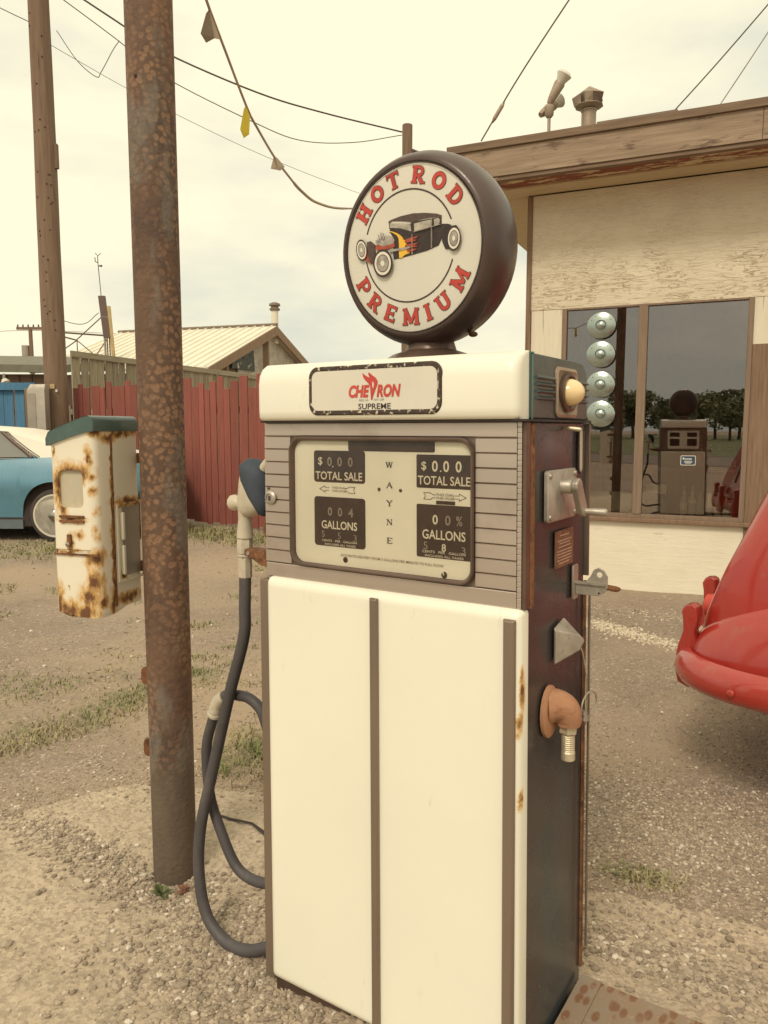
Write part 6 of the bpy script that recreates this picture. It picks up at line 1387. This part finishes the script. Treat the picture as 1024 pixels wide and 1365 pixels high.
for y in (-.60, .0, .60): guard(-.22 + (.10 if y < -.5 else 0), y, 0)
MB().ico((.09, -.882, .438), .014, (1, .6, 1), 2).build('bumper_bolt', m['car_red'], bmp)
MB().ico((-.185, -.50, .395), .012, (1, 1, 1), 2).build('bumper_bolt', m['car_red'], bmp)
for s_ in (-1, 1): 
    mb = MB(); pr2 = [(.95, .95), (1.15, 1.32), (1.85, 1.40), (2.35, 1.30), (2.55, .97)]; mb.loft([[(x, s_ * (.585 - .16 * max(0, z - .95) / .4 + e), z) for x, z in pr2] for e in (0, .01)]); mb.build('side_window', m['car_glass'], rcx)
    for x, nm in ((.70, 'rear'), (3.45, 'front')): wheel(rcx, x, s_ * .60, .33, .33, .17, s_)
mb = MB(); mb.box(.3, -.55, .2, 3.9, .55, .5); mb.build('underbody', m['dark_gap'], rcx)
mb = MB(); mb.tube([(-.09, 0, .70), (-.03, 0, .90), (.03, 0, 1.06), (.11, 0, 1.265)], .012, 8); mb.build('tail_reflection_line', m['chrome'], rcx)  # chrome rod modelled in place of a pale reflection along the tail's outline
for s_ in (-1, 1): MB().lathe([(.0, 0), (.05, 0), (.045, .03), (0, .05)], 14, (-.13, s_ * .30, .60), (-1, 0, 0)).build('tail_light', m['red_print'], rcx, smooth=50)

# ------------------------------------------------------------------ across the road (what the shop window mirrors)
rdm = M('road asphalt', (.15, .12, .095), .8, .12, 2, bump=.2, bs=60)
road = MB().box(-60, -24, -.045, 60, -15, -.012).build('road', rdm); tag(road, kind='structure')
mead = MB().box(-120, -150, -.05, 120, -24.01, .0).build('meadow', m['grass_far']); tag(mead, kind='structure')
def tree_mesh(seed, h_):
    r_ = np.random.default_rng(seed); V = []; F = []; n = 2600
    lob = [(r_.normal(0, h_ * .16), r_.normal(0, h_ * .16), h_ * r_.uniform(.38, .85), h_ * r_.uniform(.13, .22)) for _ in range(12)]
    for k in range(n):
        lx, ly, lz, lr = lob[r_.integers(12)]; d = r_.normal(0, 1, 3); d /= np.linalg.norm(d); p = np.array([lx, ly, lz]) + d * lr * r_.uniform(.6, 1.05)
        a = r_.normal(0, 1, 3); a /= np.linalg.norm(a); b_ = np.cross(a, r_.normal(0, 1, 3)); b_ /= np.linalg.norm(b_); s_ = h_ * r_.uniform(.018, .035)
        i = len(V); V += [tuple(p + a * s_), tuple(p + b_ * s_), tuple(p - a * s_), tuple(p - b_ * s_)]; F.append((i, i + 1, i + 2, i + 3))
    return V, F, lob
tm = []
for sd in (1, 2, 3):
    V, F, lob = tree_mesh(sd, 8.5); mbt = MB().add(V, F); me = mbt.mesh('crown', m['leaf'])
    mt = MB().tube([(0, 0, -.2), (.1, 0, 2), (0, .1, 4.5), (0, 0, 6)], [.24, .19, .12, .05], 8)
    for (lx, ly, lz, lr) in lob[:6]: mt.tube([(0, .05, 2.8), (lx * .5, ly * .5, lz * .75), (lx, ly, lz)], [.09, .06, .02], 6)
    tm.append((me, mt.mesh('trunk', m['bark'])))
xx = -70
tl = ['broad dark', 'loose pale', 'tall rounded', 'leaning', 'dense low']
k = 0
random.seed(12)
while xx < 70:
    e = empty('roadside_tree', (xx, random.uniform(-95, -75), 0), random.random() * 6, None, 'tree', 'trees across the road mirrored in the shop window')
    tag(e, 'leafy tree across the road, seen only as a dark reflection in the shop window')
    sc_f = random.uniform(.45, .95); e.scale = (sc_f * 1.15, sc_f * 1.15, sc_f)
    me, mt = tm[k % 3]
    for nm, q in (('crown', me), ('trunk', mt)): o = bpy.data.objects.new(nm, q); col.objects.link(o); o.parent = e
    xx += random.uniform(1.8, 4.2); k += 1
